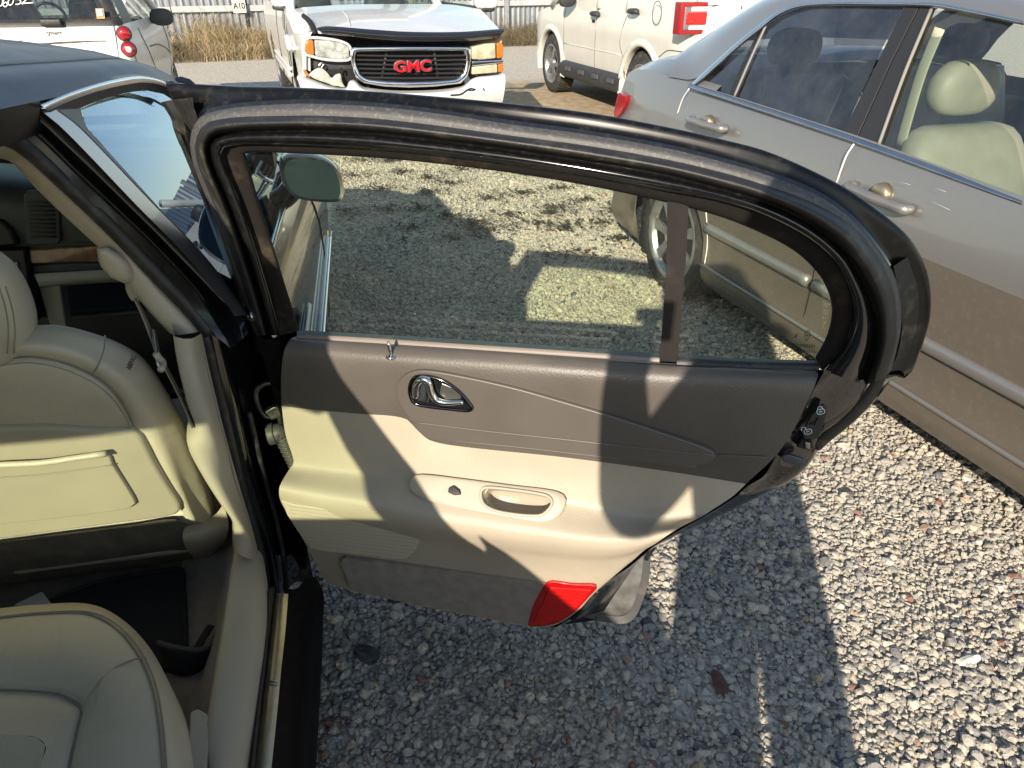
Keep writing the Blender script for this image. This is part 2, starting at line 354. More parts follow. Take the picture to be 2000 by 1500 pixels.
# ================================================================ the ground
def ground_material():
    m = bpy.data.materials.new('gravel_ground'); m.use_nodes = True; t = m.node_tree; b = t.nodes['Principled BSDF']; L = t.links.new; N = t.nodes.new
    tc = N('ShaderNodeTexCoord'); b.inputs['Roughness'].default_value = .9
    v = N('ShaderNodeTexVoronoi'); v.inputs['Scale'].default_value = 42; L(tc.outputs['Object'], v.inputs['Vector'])
    v2 = N('ShaderNodeTexVoronoi'); v2.inputs['Scale'].default_value = 42; v2.feature = 'DISTANCE_TO_EDGE'; L(tc.outputs['Object'], v2.inputs['Vector'])
    sp = N('ShaderNodeSeparateColor'); L(v.outputs['Color'], sp.inputs[0])
    rp = N('ShaderNodeValToRGB'); e = rp.color_ramp.elements; e[0].position = 0; e[0].color = (.34, .305, .25, 1); e[1].position = 1; e[1].color = (.66, .59, .48, 1)
    for p, c in ((.25, (.48, .43, .355, 1)), (.6, (.59, .53, .435, 1)), (.8, (.51, .46, .385, 1))): q = e.new(p); q.color = c
    L(sp.outputs[0], rp.inputs[0])
    n1 = N('ShaderNodeTexNoise'); n1.inputs['Scale'].default_value = .7; n1.inputs['Detail'].default_value = 6; L(tc.outputs['Object'], n1.inputs['Vector'])
    # sandy bare patch driven over in front of the fence
    mp = N('ShaderNodeMapping'); mp.inputs['Location'].default_value = (-3.1*.42, -9.2*.34, 0); mp.inputs['Scale'].default_value = (.42, .34, 1); L(tc.outputs['Object'], mp.inputs[0])
    ln = N('ShaderNodeVectorMath'); ln.operation = 'LENGTH'; L(mp.outputs[0], ln.inputs[0])
    ad = N('ShaderNodeMath'); ad.operation = 'ADD'; L(ln.outputs['Value'], ad.inputs[0])
    sc = N('ShaderNodeMath'); sc.operation = 'MULTIPLY_ADD'; sc.inputs[1].default_value = 1.2; sc.inputs[2].default_value = -.6; L(n1.outputs['Fac'], sc.inputs[0]); L(sc.outputs[0], ad.inputs[1])
    mr = N('ShaderNodeMapRange'); mr.inputs['From Min'].default_value = .65; mr.inputs['From Max'].default_value = 1.0; mr.inputs['To Min'].default_value = .9; mr.inputs['To Max'].default_value = 0; L(ad.outputs[0], mr.inputs[0])
    n4 = N('ShaderNodeTexNoise'); n4.inputs['Scale'].default_value = 9; n4.inputs['Detail'].default_value = 9; L(tc.outputs['Object'], n4.inputs['Vector'])
    rd = N('ShaderNodeValToRGB'); rd.color_ramp.elements[0].position = .3; rd.color_ramp.elements[0].color = (.24, .165, .09, 1); rd.color_ramp.elements[1].position = .7; rd.color_ramp.elements[1].color = (.46, .35, .21, 1); L(n4.outputs['Fac'], rd.inputs[0])
    mx = N('ShaderNodeMix'); mx.data_type = 'RGBA'; L(mr.outputs[0], mx.inputs['Factor']); L(rp.outputs[0], mx.inputs[6]); L(rd.outputs[0], mx.inputs[7]); L(mx.outputs[2], b.inputs['Base Color'])
    me = N('ShaderNodeMath'); me.operation = 'MULTIPLY'; s2 = N('ShaderNodeMath'); s2.operation = 'SUBTRACT'; s2.inputs[0].default_value = 1; L(mr.outputs[0], s2.inputs[1]); L(s2.outputs[0], me.inputs[1])
    cl = N('ShaderNodeMapRange'); cl.inputs['From Max'].default_value = .25; L(v2.outputs['Distance'], cl.inputs[0]); L(cl.outputs[0], me.inputs[0])
    a2 = N('ShaderNodeMath'); a2.operation = 'MULTIPLY_ADD'; a2.inputs[1].default_value = .6; L(n4.outputs['Fac'], a2.inputs[0]); L(me.outputs[0], a2.inputs[2])
    bp = N('ShaderNodeBump'); bp.inputs['Strength'].default_value = .9; bp.inputs['Distance'].default_value = .008; L(a2.outputs[0], bp.inputs['Height']); L(bp.outputs[0], b.inputs['Normal'])
    return m
g = obj('ground', [(-90, -90, -.004), (90, -90, -.004), (90, 90, -.004), (-90, 90, -.004)], [(0, 1, 2, 3)], ground_material(), None, False); g['kind'] = 'structure'

def stone_material():
    m = bpy.data.materials.new('crushed_stone'); m.use_nodes = True; t = m.node_tree; b = t.nodes['Principled BSDF']; L = t.links.new; N = t.nodes.new
    a = N('ShaderNodeAttribute'); a.attribute_type = 'INSTANCER'; a.attribute_name = 'tone'
    rp = N('ShaderNodeValToRGB'); rp.color_ramp.interpolation = 'CONSTANT'; e = rp.color_ramp.elements
    cols = [(0, (.42, .39, .335)), (.16, (.50, .455, .38)), (.32, (.45, .405, .335)), (.46, (.56, .51, .42)), (.60, (.37, .35, .31)), (.70, (.50, .45, .365)), (.82, (.30, .29, .275)), (.905, (.17, .17, .175)), (.94, (.10, .105, .12)), (.958, (.33, .22, .165)), (.972, (.27, .14, .11)), (.980, (.48, .36, .23)), (.988, (.58, .55, .49))]
    e[0].color = (*cols[0][1], 1); e[1].position = cols[1][0]; e[1].color = (*cols[1][1], 1)
    for p, c in cols[2:]: q = e.new(p); q.color = (*c, 1)
    L(a.outputs['Fac'], rp.inputs[0])
    tc = N('ShaderNodeTexCoord'); n = N('ShaderNodeTexNoise'); n.inputs['Scale'].default_value = 5; n.inputs['Detail'].default_value = 7; n.inputs['Roughness'].default_value = .7
    vm = N('ShaderNodeVectorMath'); vm.operation = 'ADD'; cb = N('ShaderNodeCombineXYZ'); ml = N('ShaderNodeMath'); ml.operation = 'MULTIPLY'; ml.inputs[1].default_value = 99; L(a.outputs['Fac'], ml.inputs[0]); L(ml.outputs[0], cb.inputs[0])
    L(tc.outputs['Object'], vm.inputs[0]); L(cb.outputs[0], vm.inputs[1]); L(vm.outputs[0], n.inputs['Vector'])
    mr = N('ShaderNodeMapRange'); mr.inputs['From Min'].default_value = .3; mr.inputs['From Max'].default_value = .7; mr.inputs['To Min'].default_value = .55; mr.inputs['To Max'].default_value = 1.3; L(n.outputs['Fac'], mr.inputs[0])
    mu = N('ShaderNodeVectorMath'); mu.operation = 'SCALE'; L(rp.outputs[0], mu.inputs[0]); L(mr.outputs[0], mu.inputs['Scale']); L(mu.outputs[0], b.inputs['Base Color'])
    b.inputs['Roughness'].default_value = .82
    bp = N('ShaderNodeBump'); bp.inputs['Strength'].default_value = .35; bp.inputs['Distance'].default_value = .1; L(n.outputs['Fac'], bp.inputs['Height']); L(bp.outputs[0], b.inputs['Normal'])
    return m
STONE = stone_material()
def gravel():
    pts = []
    for d0, d1, den, half in ((.25, 2.0, 13000, R(62)), (2.0, 4.6, 9800, R(46)), (4.6, 8.2, 5000, R(42))):
        half = half; A = half*(d1*d1-d0*d0); k = int(A*den)
        d = np.sqrt(rng.random(k)*(d1*d1-d0*d0)+d0*d0); a = CAM_YAW+(rng.random(k)*2-1)*half
        pts.append(np.stack([np.sin(a)*d, np.cos(a)*d], 1))
    P = np.concatenate(pts); P = P[(P[:, 0] > -.30)]
    # thinner over the sandy patch and where the fines show through
    q = np.sqrt(((P[:, 0]-3.1)*.42)**2+((P[:, 1]-9.2)*.34)**2); keep = rng.random(len(P)) < np.clip((q-.55)*3, .12, 1)
    P = P[keep]; k = len(P)
    nz = np.array([mnoise.noise(Vector((x*2.3, y*2.3, 0))) for x, y in P])
    keep = rng.random(k) < np.clip(1.15-np.maximum(nz, 0)*1.6, .35, 1); P = P[keep]; nz = nz[keep]; k = len(P)
    rad = np.clip(.0050*np.exp(rng.normal(0, .45, k))*(1-.35*np.maximum(nz, 0)), .0026, .017)
    flat = .62+rng.random(k)*.3; el = .8+rng.random(k)*.55
    Z = rad*flat*(-.25+rng.random(k)*.85)
    me = bpy.data.meshes.new('gravel'); me.from_pydata(np.stack([P[:, 0], P[:, 1], Z], 1).tolist(), [], [])
    for nm, ty, arr in (('sc', 'FLOAT_VECTOR', np.stack([rad*el, rad/np.sqrt(el), rad*flat], 1)), ('ro', 'FLOAT_VECTOR', np.stack([rng.normal(0, .35, k), rng.normal(0, .35, k), rng.random(k)*6.283], 1)), ('tone', 'FLOAT', rng.random(k)), ('idx', 'INT', rng.integers(0, 6, k))):
        at = me.attributes.new(nm, ty, 'POINT')
        at.data.foreach_set('vector' if ty == 'FLOAT_VECTOR' else 'value', np.ascontiguousarray(arr.reshape(-1).astype(np.int32 if ty == 'INT' else np.float32)))
    o = bpy.data.objects.new('gravel', me); COL.objects.link(o); o['kind'] = 'stuff'; tag(o, 'loose pale grey crushed stone covering the yard', 'gravel')
    ng = bpy.data.node_groups.new('gravel_nodes', 'GeometryNodeTree')
    ng.interface.new_socket('Geometry', in_out='INPUT', socket_type='NodeSocketGeometry'); ng.interface.new_socket('Geometry', in_out='OUTPUT', socket_type='NodeSocketGeometry')
    N = ng.nodes.new; L = ng.links.new; gi = N('NodeGroupInput'); go = N('NodeGroupOutput')
    g2i = N('GeometryNodeGeometryToInstance')
    for s in range(6):
        ic = N('GeometryNodeMeshIcoSphere'); ic.inputs['Radius'].default_value = 1; ic.inputs['Subdivisions'].default_value = 2 if s else 3
        sp = N('GeometryNodeSetPosition'); nn = N('ShaderNodeTexNoise'); nn.noise_dimensions = '4D'; nn.inputs['W'].default_value = s*7.3+1; nn.inputs['Scale'].default_value = 1.25; nn.inputs['Detail'].default_value = 3
        sb = N('ShaderNodeVectorMath'); sb.operation = 'SUBTRACT'; sb.inputs[1].default_value = (.5, .5, .5); L(nn.outputs['Color'], sb.inputs[0])
        ml = N('ShaderNodeVectorMath'); ml.operation = 'SCALE'; ml.inputs['Scale'].default_value = 1.5; L(sb.outputs[0], ml.inputs[0])
        L(ic.outputs['Mesh'], sp.inputs['Geometry']); L(ml.outputs[0], sp.inputs['Offset'])
        sm = N('GeometryNodeSetMaterial'); sm.inputs['Material'].default_value = STONE; L(sp.outputs[0], sm.inputs['Geometry'])
        ss = N('GeometryNodeSetShadeSmooth'); ss.inputs['Shade Smooth'].default_value = s == 0; L(sm.outputs[0], ss.inputs['Geometry'])
        L(ss.outputs[0], g2i.inputs[0])
    ip = N('GeometryNodeInstanceOnPoints'); ip.inputs['Pick Instance'].default_value = True
    def attr(nm, ty): a = N('GeometryNodeInputNamedAttribute'); a.data_type = ty; a.inputs['Name'].default_value = nm; return a.outputs['Attribute']
    L(gi.outputs[0], ip.inputs['Points']); L(g2i.outputs[0], ip.inputs['Instance']); L(attr('idx', 'INT'), ip.inputs['Instance Index']); L(attr('ro', 'FLOAT_VECTOR'), ip.inputs['Rotation']); L(attr('sc', 'FLOAT_VECTOR'), ip.inputs['Scale'])
    L(ip.outputs[0], go.inputs[0])
    o.modifiers.new('scatter', 'NODES').node_group = ng
gravel()
def rock(name, label, px, size, col):
    c = gz(*px, 0); bm = bmesh.new(); bmesh.ops.create_icosphere(bm, subdivisions=3, radius=1)
    for v in bm.verts:
        d = v.co.normalized(); v.co = d*(1+.28*mnoise.noise(d*1.7+Vector((px[0], 0, 0)))+.06*mnoise.noise(d*6)); v.co = Vector((v.co.x*size[0], v.co.y*size[1], v.co.z*size[2]))
    me = bpy.data.meshes.new(name); bm.to_mesh(me); bm.free(); o = bpy.data.objects.new(name, me); COL.objects.link(o); me.materials.append(mat('stone_%d' % px[0], col, .85, bump=.5, bscale=60, var=.3, vscale=50)); o.location = (c.x, c.y, size[2]*.75); o.rotation_euler = (.15, -.1, px[0]*.01)
    tag(o, label, 'stone')
rock('stone', 'large flat maroon stone lying in the shaded gravel below the open door', (1405, 1337), (.034, .017, .011), (.10, .05, .045))
rock('stone', 'dark grey slab of stone in the sunlit gravel beside the silver sedan', (1655, 968), (.028, .018, .010), (.13, .12, .11))
rock('stone', 'dark blue grey pointed stone in the shade under the reflector', (718, 1283), (.022, .030, .014), (.045, .05, .06))
rock('stone', 'long white chip of stone in the sunlit gravel at the right', (1890, 1292), (.038, .012, .007), (.62, .60, .55))

# flattened dark weeds between the stones of the yard
def weeds():
    V = []; F = []
    for px in [(835, 352), (781, 340), (688, 347), (838, 379), (883, 362), (955, 391), (820, 412), (871, 427), (760, 412), (676, 418), (952, 454), (988, 424), (703, 316), (1015, 382), (1075, 421), (1054, 442), (1105, 451), (1195, 418), (1210, 472), (1081, 409), (905, 335), (1140, 395), (745, 372), (930, 440), (1030, 345), (1090, 372), (860, 312), (760, 318), (1175, 440), (1120, 500), (800, 450), (880, 470)]:
        c = gz(*px, 0); s = .05+random.random()*.11
        for k in range(90):
            a = random.random()*6.283; r = abs(random.gauss(0, s)); p = c+Vector((math.cos(a)*r*1.5, math.sin(a)*r*.8, .016+random.random()*.020)); b = random.random()*6.283; l = .015+random.random()*.035; w_ = .004+random.random()*.006
            d = Vector((math.cos(b), math.sin(b), random.uniform(-.1, .35)))*l; q = Vector((-math.sin(b), math.cos(b), 0))*w_; i = len(V)
            V += [p-q, p+q, p+d*.6+q*.8, p+d]; F.append((i, i+1, i+2, i+3))
    o = obj('ground_weeds', V, F, mat('dead_weed', (.045, .040, .022), .9, var=.5, vscale=30), None, False); o['kind'] = 'stuff'; tag(o, 'dark flattened dead weeds scattered over the gravel yard', 'weeds')
weeds()

# ================================================================ corrugated fence, its sign and the dry grass before it
FA, FB = hw(-12, 13.4, 0), hw(5.5, 21.0, 0); FD = (FB-FA).normalized(); FN = Vector((FD.y, -FD.x, 0)); FL = (FB-FA).length
TIN = mat('galvanised_tin', (.27, .29, .31), .45, .55, var=.14, vscale=2.2, dirt=((.22, .15, .09), .7, 2.5))
RAIL = mat('painted_rail', (.40, .41, .41), .6, var=.15, vscale=6, dirt=((.3, .27, .22), .5, 9))
fence = root('corrugated_fence', 'weathered corrugated metal fence running behind the parked vehicles', 'fence', FA, 0, None, True)
k = 0; s = 0
while s < FL:
    wdt = 1.0; V = []; n = 57
    off = random.uniform(-.012, .012); tilt = random.uniform(-.006, .006); hgt = 1.95+random.uniform(-.05, .05)
    for z in (.03, hgt):
        for i in range(n):
            u = s+wdt*1.03*i/(n-1); ph = (u/.125) % 1; y = .013 if ph < .3 else (.013-.026*(ph-.3)/.2 if ph < .5 else (-.013 if ph < .8 else -.013+.026*(ph-.8)/.2))
            V.append(FA+FD*u+FN*(y+off+.003*(k % 2)+tilt*z)+Vector((0, 0, z)))
    obj('panel', V, [(i, i+1, n+i+1, n+i) for i in range(n-1)], TIN, fence, False); s += wdt; k += 1
for z in (.83,):
    s = 0
    while s < FL:
        box('rail', FA+FD*(s+1.45)+FN*.05+Vector((0, 0, z+random.uniform(-.012, .012))), (2.88, .05, .11), RAIL, fence, (0, 0, math.atan2(FD.y, FD.x)), .004); s += 2.9
uo = (hit(478, 60, FA, FN)-FA).dot(FD); ur = (hit(986, 40, FA, FN)-FA).dot(FD)
sp = (ur-uo)/3; u = uo-3*sp
while u < FL:
    if u > 0: box('post', FA+FD*u+FN*.10+Vector((0, 0, 1.0)), (.09, .09, 2.0), mat('grey_post', (.24, .25, .26), .75, var=.2, vscale=9), fence, (0, 0, math.atan2(FD.y, FD.x)), .006)
    u += sp
sg = root('row_sign', 'small cream sign reading A10 hung on the corrugated fence', 'sign', FA, 0, None, True)
c = hit(467, 12, FA+FN*.20, FN); M = frame(c, FD, FN)
rect = [M @ Vector(v) for v in ((-.125, -.12, 0), (.125, -.12, 0), (.125, .12, 0), (-.125, .12, 0))]
poly('sign_board', rect, -FN*.012, mat('sign_cream', (.66, .63, .50), .5, var=.1), sg, .004)
text('lettering', 'A10', .155, frame(c+FN*.003, FD, FN), mat('sign_ink', (.03, .03, .025), .6), sg, .001, 0, .004, .85)
def drygrass(name, label, rects, n, cols, hmax):
    V = []; F = []; MI = []
    for u0, u1, dmin, dmax, hh in rects:
        for k in range(int(n*(u1-u0))):
            u = random.uniform(u0, u1); d = dmin+(dmax-dmin)*random.random()**1.6
            cl = .62+.55*mnoise.noise(Vector((u*1.1, d*.9, 3)))+.45*mnoise.noise(Vector((u*3.7, d*3, 1)))
            if cl < .25 and random.random() < .8: continue
            h = hh*max(.15, cl)*random.uniform(.35, 1.15)*(1-.55*((d-dmin)/(dmax-dmin))**2); p = FA+FD*u+FN*d; le = Vector((random.gauss(0, .28), random.gauss(0, .28), 1)); wd = random.uniform(.0015, .0042); q = FD*wd if random.random() < .6 else FN*wd
            mi = random.randrange(len(cols)) if cl > .5 else random.choice((1, 2, 2))%len(cols)
            i = len(V); mid = p+Vector((le.x*.3, le.y*.3, .55))*h; top = p+Vector((le.x, le.y, .95+random.uniform(-.25, .05)))*h
            V += [p-q, p+q, mid+q*.8, mid-q*.8, top]; F += [(i, i+1, i+2, i+3), (i+3, i+2, i+4)]; MI += [mi, mi]
            for _ in range(random.choice((0, 1, 2, 3))):          # side twigs and seed heads
                t = random.uniform(.45, 1); c_ = p.lerp(top, t); e = c_+Vector((random.gauss(0, .06), random.gauss(0, .06), random.uniform(.02, .10)))*(.4+hh); j = len(V); V += [c_-q, c_+q, e+q*.8, e-q*.8]; F.append((j, j+1, j+2, j+3)); MI.append(mi)
    o = obj(name, V, F, None, None, False)
    for c_ in cols: o.data.materials.append(c_)
    o.data.polygons.foreach_set('material_index', MI)
    o['kind'] = 'stuff'; tag(o, label, 'grass')
GR = [mat('straw_a', (.33, .25, .13), .85), mat('straw_b', (.20, .145, .075), .85), mat('straw_c', (.13, .105, .06), .85), mat('straw_d', (.42, .33, .19), .85)]
ug = lambda x, y: (hit(x, y, FA, FN)-FA).dot(FD)
drygrass('dry_grass', 'tall dry straw coloured grass along the fence between the small white car and the pickup', [(ug(300, 60), ug(590, 60), .15, 1.5, .90)], 2300, GR, .8)
drygrass('dry_grass', 'low dark dry brush at the fence right of the pickup', [(ug(940, 60), ug(1120, 60), .1, .9, .75)], 1500, [GR[1], GR[2], mat('straw_e', (.12, .10, .06), .9)], .6)

# ================================================================ the black saloon with its rear door open
CX = -1.15
car = root('black_saloon_car', 'black saloon car with beige leather seats and its rear passenger door swung open', 'car', (CX, 1.0, 0), 0, None, True)
def surf(Y, z, X0=-.27, k=.5):
    tp = max(0, .55-Y)*.28 if z > .92 else 0
    return Vector((X0-k*max(0, z-.9)-tp*min(1, (z-.92)/.3), Y, z))
def sx(x, y, X0=-.27, k=.5): return hX(x, y, X0, k)
def SX(pts, X0=-.27, k=.5): return [hX(x, y, X0, k) for x, y in pts]
def mirX(P): return [Vector((2*CX-p.x, p.y, p.z)) for p in P]

# roof, drip moulding and headliner
RST = [(.03, -.655, 1.352), (.15, -.61, 1.352), (.35, -.545, 1.350), (.7, -.485, 1.343), (1.2, -.458, 1.318), (1.55, -.448, 1.292), (1.9, -.45, 1.262), (2.2, -.475, 1.21)]
OFF = [(0, 0), (-.030, .030), (-.075, .045), (-.15, .066), (-.35, .092), (None, .105)]
def roofrow(i, dz=0):
    dx, h = OFF[i]; return [Vector((CX if dx is None else max(CX, x+dx*min(1, (x-CX)/.69)), y, z+h*(1 if y > .1 else .5)+dz)) for y, x, z in RST]
rows = [roofrow(i) for i in range(6)]; rows = rows+[mirX(r) for r in rows[-2::-1]]
roof = strip('roof', [rows[0], rows[1], rows[2]], mat('oxidised_black_roof', (.034, .039, .055), .5, 0, .05, bump=.05, bscale=700, var=.12, vscale=14), car, 40, sub=9)
strip('roof_skin', rows[2:9], MATS['oxidised_black_roof'], roof, 40, sub=40)
strip('roof_skin', rows[8:], MATS['oxidised_black_roof'], roof, 40, sub=9)
strip('roof_seam', [[p+Vector((0, 0, .003)) for p in roofrow(2)], [p+Vector((-.006, 0, .0045)) for p in roofrow(2)]], RUBD, roof, 40)
ch = [(78, 204), (130, 182), (180, 166), (230, 154), (275, 149), (318, 158), (345, 172)]
ch2 = [(94, 216), (142, 195), (192, 178), (242, 166), (281, 161), (320, 168), (348, 182)]
strip('drip_moulding', [SX(ch, -.250), SX([(a+4, b+3) for a, b in ch], -.243), SX(ch2, -.250)], CHRS, roof, 30, sub=7)
strip('roof_rail', [SX([(a-8, b-4) for a, b in ch], -.258), SX(ch, -.258)], BLKM, roof, 30)
fr = [(100, 219), (150, 197), (200, 180), (245, 169), (285, 164), (322, 172), (352, 192)]
fr2 = [(158, 212), (190, 198), (225, 187), (255, 180), (287, 177), (320, 184), (350, 208)]
strip('window_weatherstrip', [SX(ch2, -.256), SX([(120, 232), (158, 211), (190, 198), (225, 187), (255, 180), (287, 177), (320, 184), (352, 208)], -.272)], RUBD, roof, 30)
strip('rear_header', [[roofrow(i)[0] for i in range(6)]+mirX([roofrow(i)[0] for i in range(5)])[::-1], [Vector((x, .045-.10*(1-((x-CX)/.55)**2), 1.335+.012*(1-((x-CX)/.55)**2))) for x in lin(-.60, 2*CX+.60, 11)]], RUBD, roof, 24)
# rail over the rear door opening and headliner
for nm, a, b, m in (('opening_rail', (0, 0), (-.012, -.045), BLKM), ('opening_flange', (-.012, -.045), (-.055, -.055), RUBD), ('headliner_trim', (-.055, -.055), (-.13, -.025), BEI2)):
    strip(nm, [[Vector((x+a[0], y, z+a[1])) for y, x, z in RST[:5]], [Vector((x+b[0], y, z+b[1])) for y, x, z in RST[:5]]], m, car, 20)
rr = [[Vector((x-.12, y, z-.03)) for y, x, z in RST], [Vector((CX, y, z+.04)) for y, x, z in RST], [Vector((2*CX-x+.12, y, z-.03)) for y, x, z in RST]]
strip('headliner', rr, mat('headliner_cloth', (.42, .39, .33), .95), car, 24, sub=9)
strip('roof_side_rail', [mirX([Vector((x, y, z)) for y, x, z in RST]), mirX([Vector((x-.12, y, z-.03)) for y, x, z in RST])], BEI2, car, 20)

# B pillar: beige trim, seal, flange, gloss panel, applique and window seal
c0 = [(-60, 290), (0, 309), (30, 321), (90, 384), (186, 474), (222, 507), (249, 549), (300, 612), (339, 654)]
c1 = [(-60, 268), (0, 283), (30, 293), (60, 312), (120, 362), (210, 452), (300, 546), (360, 602), (396, 645)]
c2 = [(-60, 232), (0, 247), (40, 264), (90, 307), (160, 377), (240, 452), (330, 547), (390, 615), (425, 660)]
c3 = [(-60, 190), (0, 207), (60, 252), (144, 332), (230, 412), (300, 478), (387, 572), (430, 640), (450, 680)]
c4 = [(-40, 165), (0, 168), (82, 212), (160, 284), (250, 374), (342, 467), (444, 577), (470, 612), (485, 650)]
c5 = [(112, 214), (150, 242), (200, 292), (300, 397), (385, 484), (467, 592), (482, 615)]
c6 = [(158, 212), (168, 247), (217, 302), (312, 407), (402, 502), (478, 600), (490, 620)]
bp = strip('centre_pillar', [SX(c3, -.285), SX([((a+c)/2, (b+d)/2+4) for (a, b), (c, d) in zip(c3, c4)], -.292), SX(c4, -.268)], BLKG, car, 40, sub=9)
C0 = SX(c0, -.365); C1 = SX(c1, -.325)
strip('pillar_trim', [[p+Vector((-.03, .05, 0)) for p in C0], C0, [(a+b)/2+Vector((.012, -.012, .004)) for a, b in zip(C0, C1)], C1, [p+Vector((.012, .03, 0)) for p in C1]], BEI2, bp, 40, sub=14)
tube('door_seal', [(a+b)/2 for a, b in zip(SX(c1, -.318), SX(c2, -.305))], .0125, RUBD, bp, 40, 10)
strip('seal_flange', [SX(c1, -.322), SX(c2, -.300)], RUBD, bp, 40)
strip('jamb_flange', [SX(c2, -.300), SX(c3, -.287)], mat('jamb_paint', (.016, .0135, .012), .3, 0, .3, dirt=(DUST, .12, 60)), bp, 40)
strip('gloss_return', [SX(c4[2:], -.268), SX(c5[:1]+[(a-6, b) for a, b in c5[:-1]], -.280)], BLK, bp, 40)
strip('pillar_applique', [SX([(a-32, b+2) for a, b in c5[:1]]+[(a-33, b+4) for a, b in c5[1:-2]]+[(a-24, b+2) for a, b in c5[-2:]], -.259), SX(c5, -.259)], mat('pillar_gloss', (.20, .19, .20), .3, .7, .3, dirt=(DUST, .1, 50)), bp, 30)  # black applique; the sky's grey reflection is put into its colour
strip('glass_seal', [SX(c5, -.258), SX(c6, -.272)], RUBD, bp, 30)

# front door glass, A pillar, windscreen, hood and the flank ahead of the open door
gp = [sx(x, y, -.285) for x, y in ((158, 212), (190, 198), (225, 187), (255, 180), (287, 177), (320, 184), (345, 197))]
gp += [surf(2.10, 1.18, -.285), surf(2.33, 1.05, -.285), surf(2.5, .93, -.285), surf(2.5, .88, -.285)]
gp += [surf(1.33, .88, -.285)]+[sx(x, y, -.285) for x, y in ((478, 600), (402, 502), (312, 407), (217, 302), (168, 247))]
obj('front_door_glass', gp, [tuple(range(len(gp)))], G_SIDE, car, False)
def flank_x(u, z): return lerp([(.2, -.30), (.26, -.225), (.33, -.212), (.45, -.20), (.6, -.195), (.72, -.20), (.82, -.225), (.885, -.262), (.93, -.30)], z)-max(0, u-3.0)**2*.13
fl = colpanel('body_flank', usarch(1.385, 4.0, [3.25], .34, 22), lambda u: arch(u, 3.25, .34, .30, .22), lambda u: .888-max(0, u-2.7)*.06, flank_x, BLK, car, 16)
tube('side_moulding', [Vector((flank_x(u, .56)+.004, u, .56)) for u in lin(1.42, 2.85, 8)], .016, BLKG, fl, 20, 8, flat=1.6)
tube('moulding_chrome', [Vector((flank_x(u, .58)+.018, u, .578)) for u in lin(1.42, 2.85, 8)], .004, CHR, fl, 20, 6)
tube('belt_moulding', [Vector((flank_x(u, .885)+.006, u, .893)) for u in lin(1.34, 2.55, 8)], .008, CHRS, fl, 16, 6)
tube('door_seam', [Vector((flank_x(2.58, z)+.0005, 2.58+(.06 if z < .5 else 0)*(.5-z)*4, z)) for z in lin(.24, .87, 9)], .003, DARK, fl, 16, 5)
box('door_handle', (flank_x(1.62, .74)+.016, 1.62, .745), (.026, .19, .035), BLK, fl, (0, .1, 0), .011, 3)
wheel(car, (-.36, 3.25, .315), .315, .2, 1, 7)
tube('windscreen_pillar', [Vector((-.475, 2.17, 1.215)), Vector((-.43, 2.38, 1.10)), Vector((-.355, 2.75, .905))], .035, BLK, car, 12, 8, flat=.7)
tube('windscreen_pillar', mirX([Vector((-.475, 2.17, 1.215)), Vector((-.43, 2.38, 1.10)), Vector((-.355, 2.75, .905))]), .035, BLK, car, 12, 8, flat=.7)
ws = [[Vector((-.49, 2.2, 1.22)), Vector((CX, 2.30, 1.30)), Vector((2*CX+.49, 2.2, 1.22))], [Vector((-.38, 2.72, .92)), Vector((CX, 2.95, .95)), Vector((2*CX+.38, 2.72, .92))]]
strip('windscreen', ws, G_FRONT, car, 16)
hd = [[Vector((-.31, 2.68, .895)), Vector((-.31, 3.3, .845)), Vector((-.40, 3.95, .73))], [Vector((-.5, 2.8, .945)), Vector((-.5, 3.4, .89)), Vector((-.55, 4.05, .76))], [Vector((CX, 2.9, .965)), Vector((CX, 3.4, .92)), Vector((CX, 4.12, .79))]]
strip('hood', hd+[mirX(r) for r in hd[-2::-1]], BLK, car, 16, sub=24)
strip('front_fascia', [[Vector((-.32, 3.95, .73)), Vector((CX, 4.14, .79)), Vector((2*CX+.32, 3.95, .73))], [Vector((-.30, 4.0, .45)), Vector((CX, 4.2, .45)), Vector((2*CX+.30, 4.0, .45))], [Vector((-.34, 3.95, .22)), Vector((CX, 4.14, .22)), Vector((2*CX+.34, 3.95, .22))]], BLK, car, 16, sub=10)
# door mirror
mp = [(549, 332), (554, 314), (570, 307), (600, 307), (634, 314), (656, 328), (666, 348), (671, 376), (668, 391), (650, 395), (610, 393), (578, 386), (558, 366)]
mw = [hit(x, y, (0, 2.06, .95), (-.22, 1, -.20)) for x, y in mp]; mc = sum(mw, Vector())/len(mw); md = Vector((-.10, .98, .05))
mrows = [[p for p in mw], [mc+(p-mc)*1.05+md*.012 for p in mw], [mc+(p-mc)*1.05+md*.05 for p in mw], [mc+(p-mc)*.85+md*.10 for p in mw], [mc+(p-mc)*.3+md*.125 for p in mw]]
mrows = [cr(r, 32, True) for r in mrows]; V, F = grid(mrows, True); F.append(tuple(4*32+k for k in range(32)))
mir = fixn(obj('door_mirror', V, F, BLK, car))
inner = [mc+(p-mc)*.90+md*.004 for p in cr(mw, 32, True)]; obj('mirror_glass', inner, [tuple(range(32))], mat('mirror', (.03, .04, .045), .03, 1), mir, False)
V, F = grid([cr(mw, 32, True), [mc+(p-mc)*.90+md*.004 for p in cr(mw, 32, True)]], True); obj('mirror_rim', V, F, RUBD, mir)
tube('mirror_arm', [Vector((-.275, 2.14, .90)), Vector((-.24, 2.13, .925)), mc+md*.06+Vector((-.04, 0, -.01))], .032, BLK, mir, 10, 8)

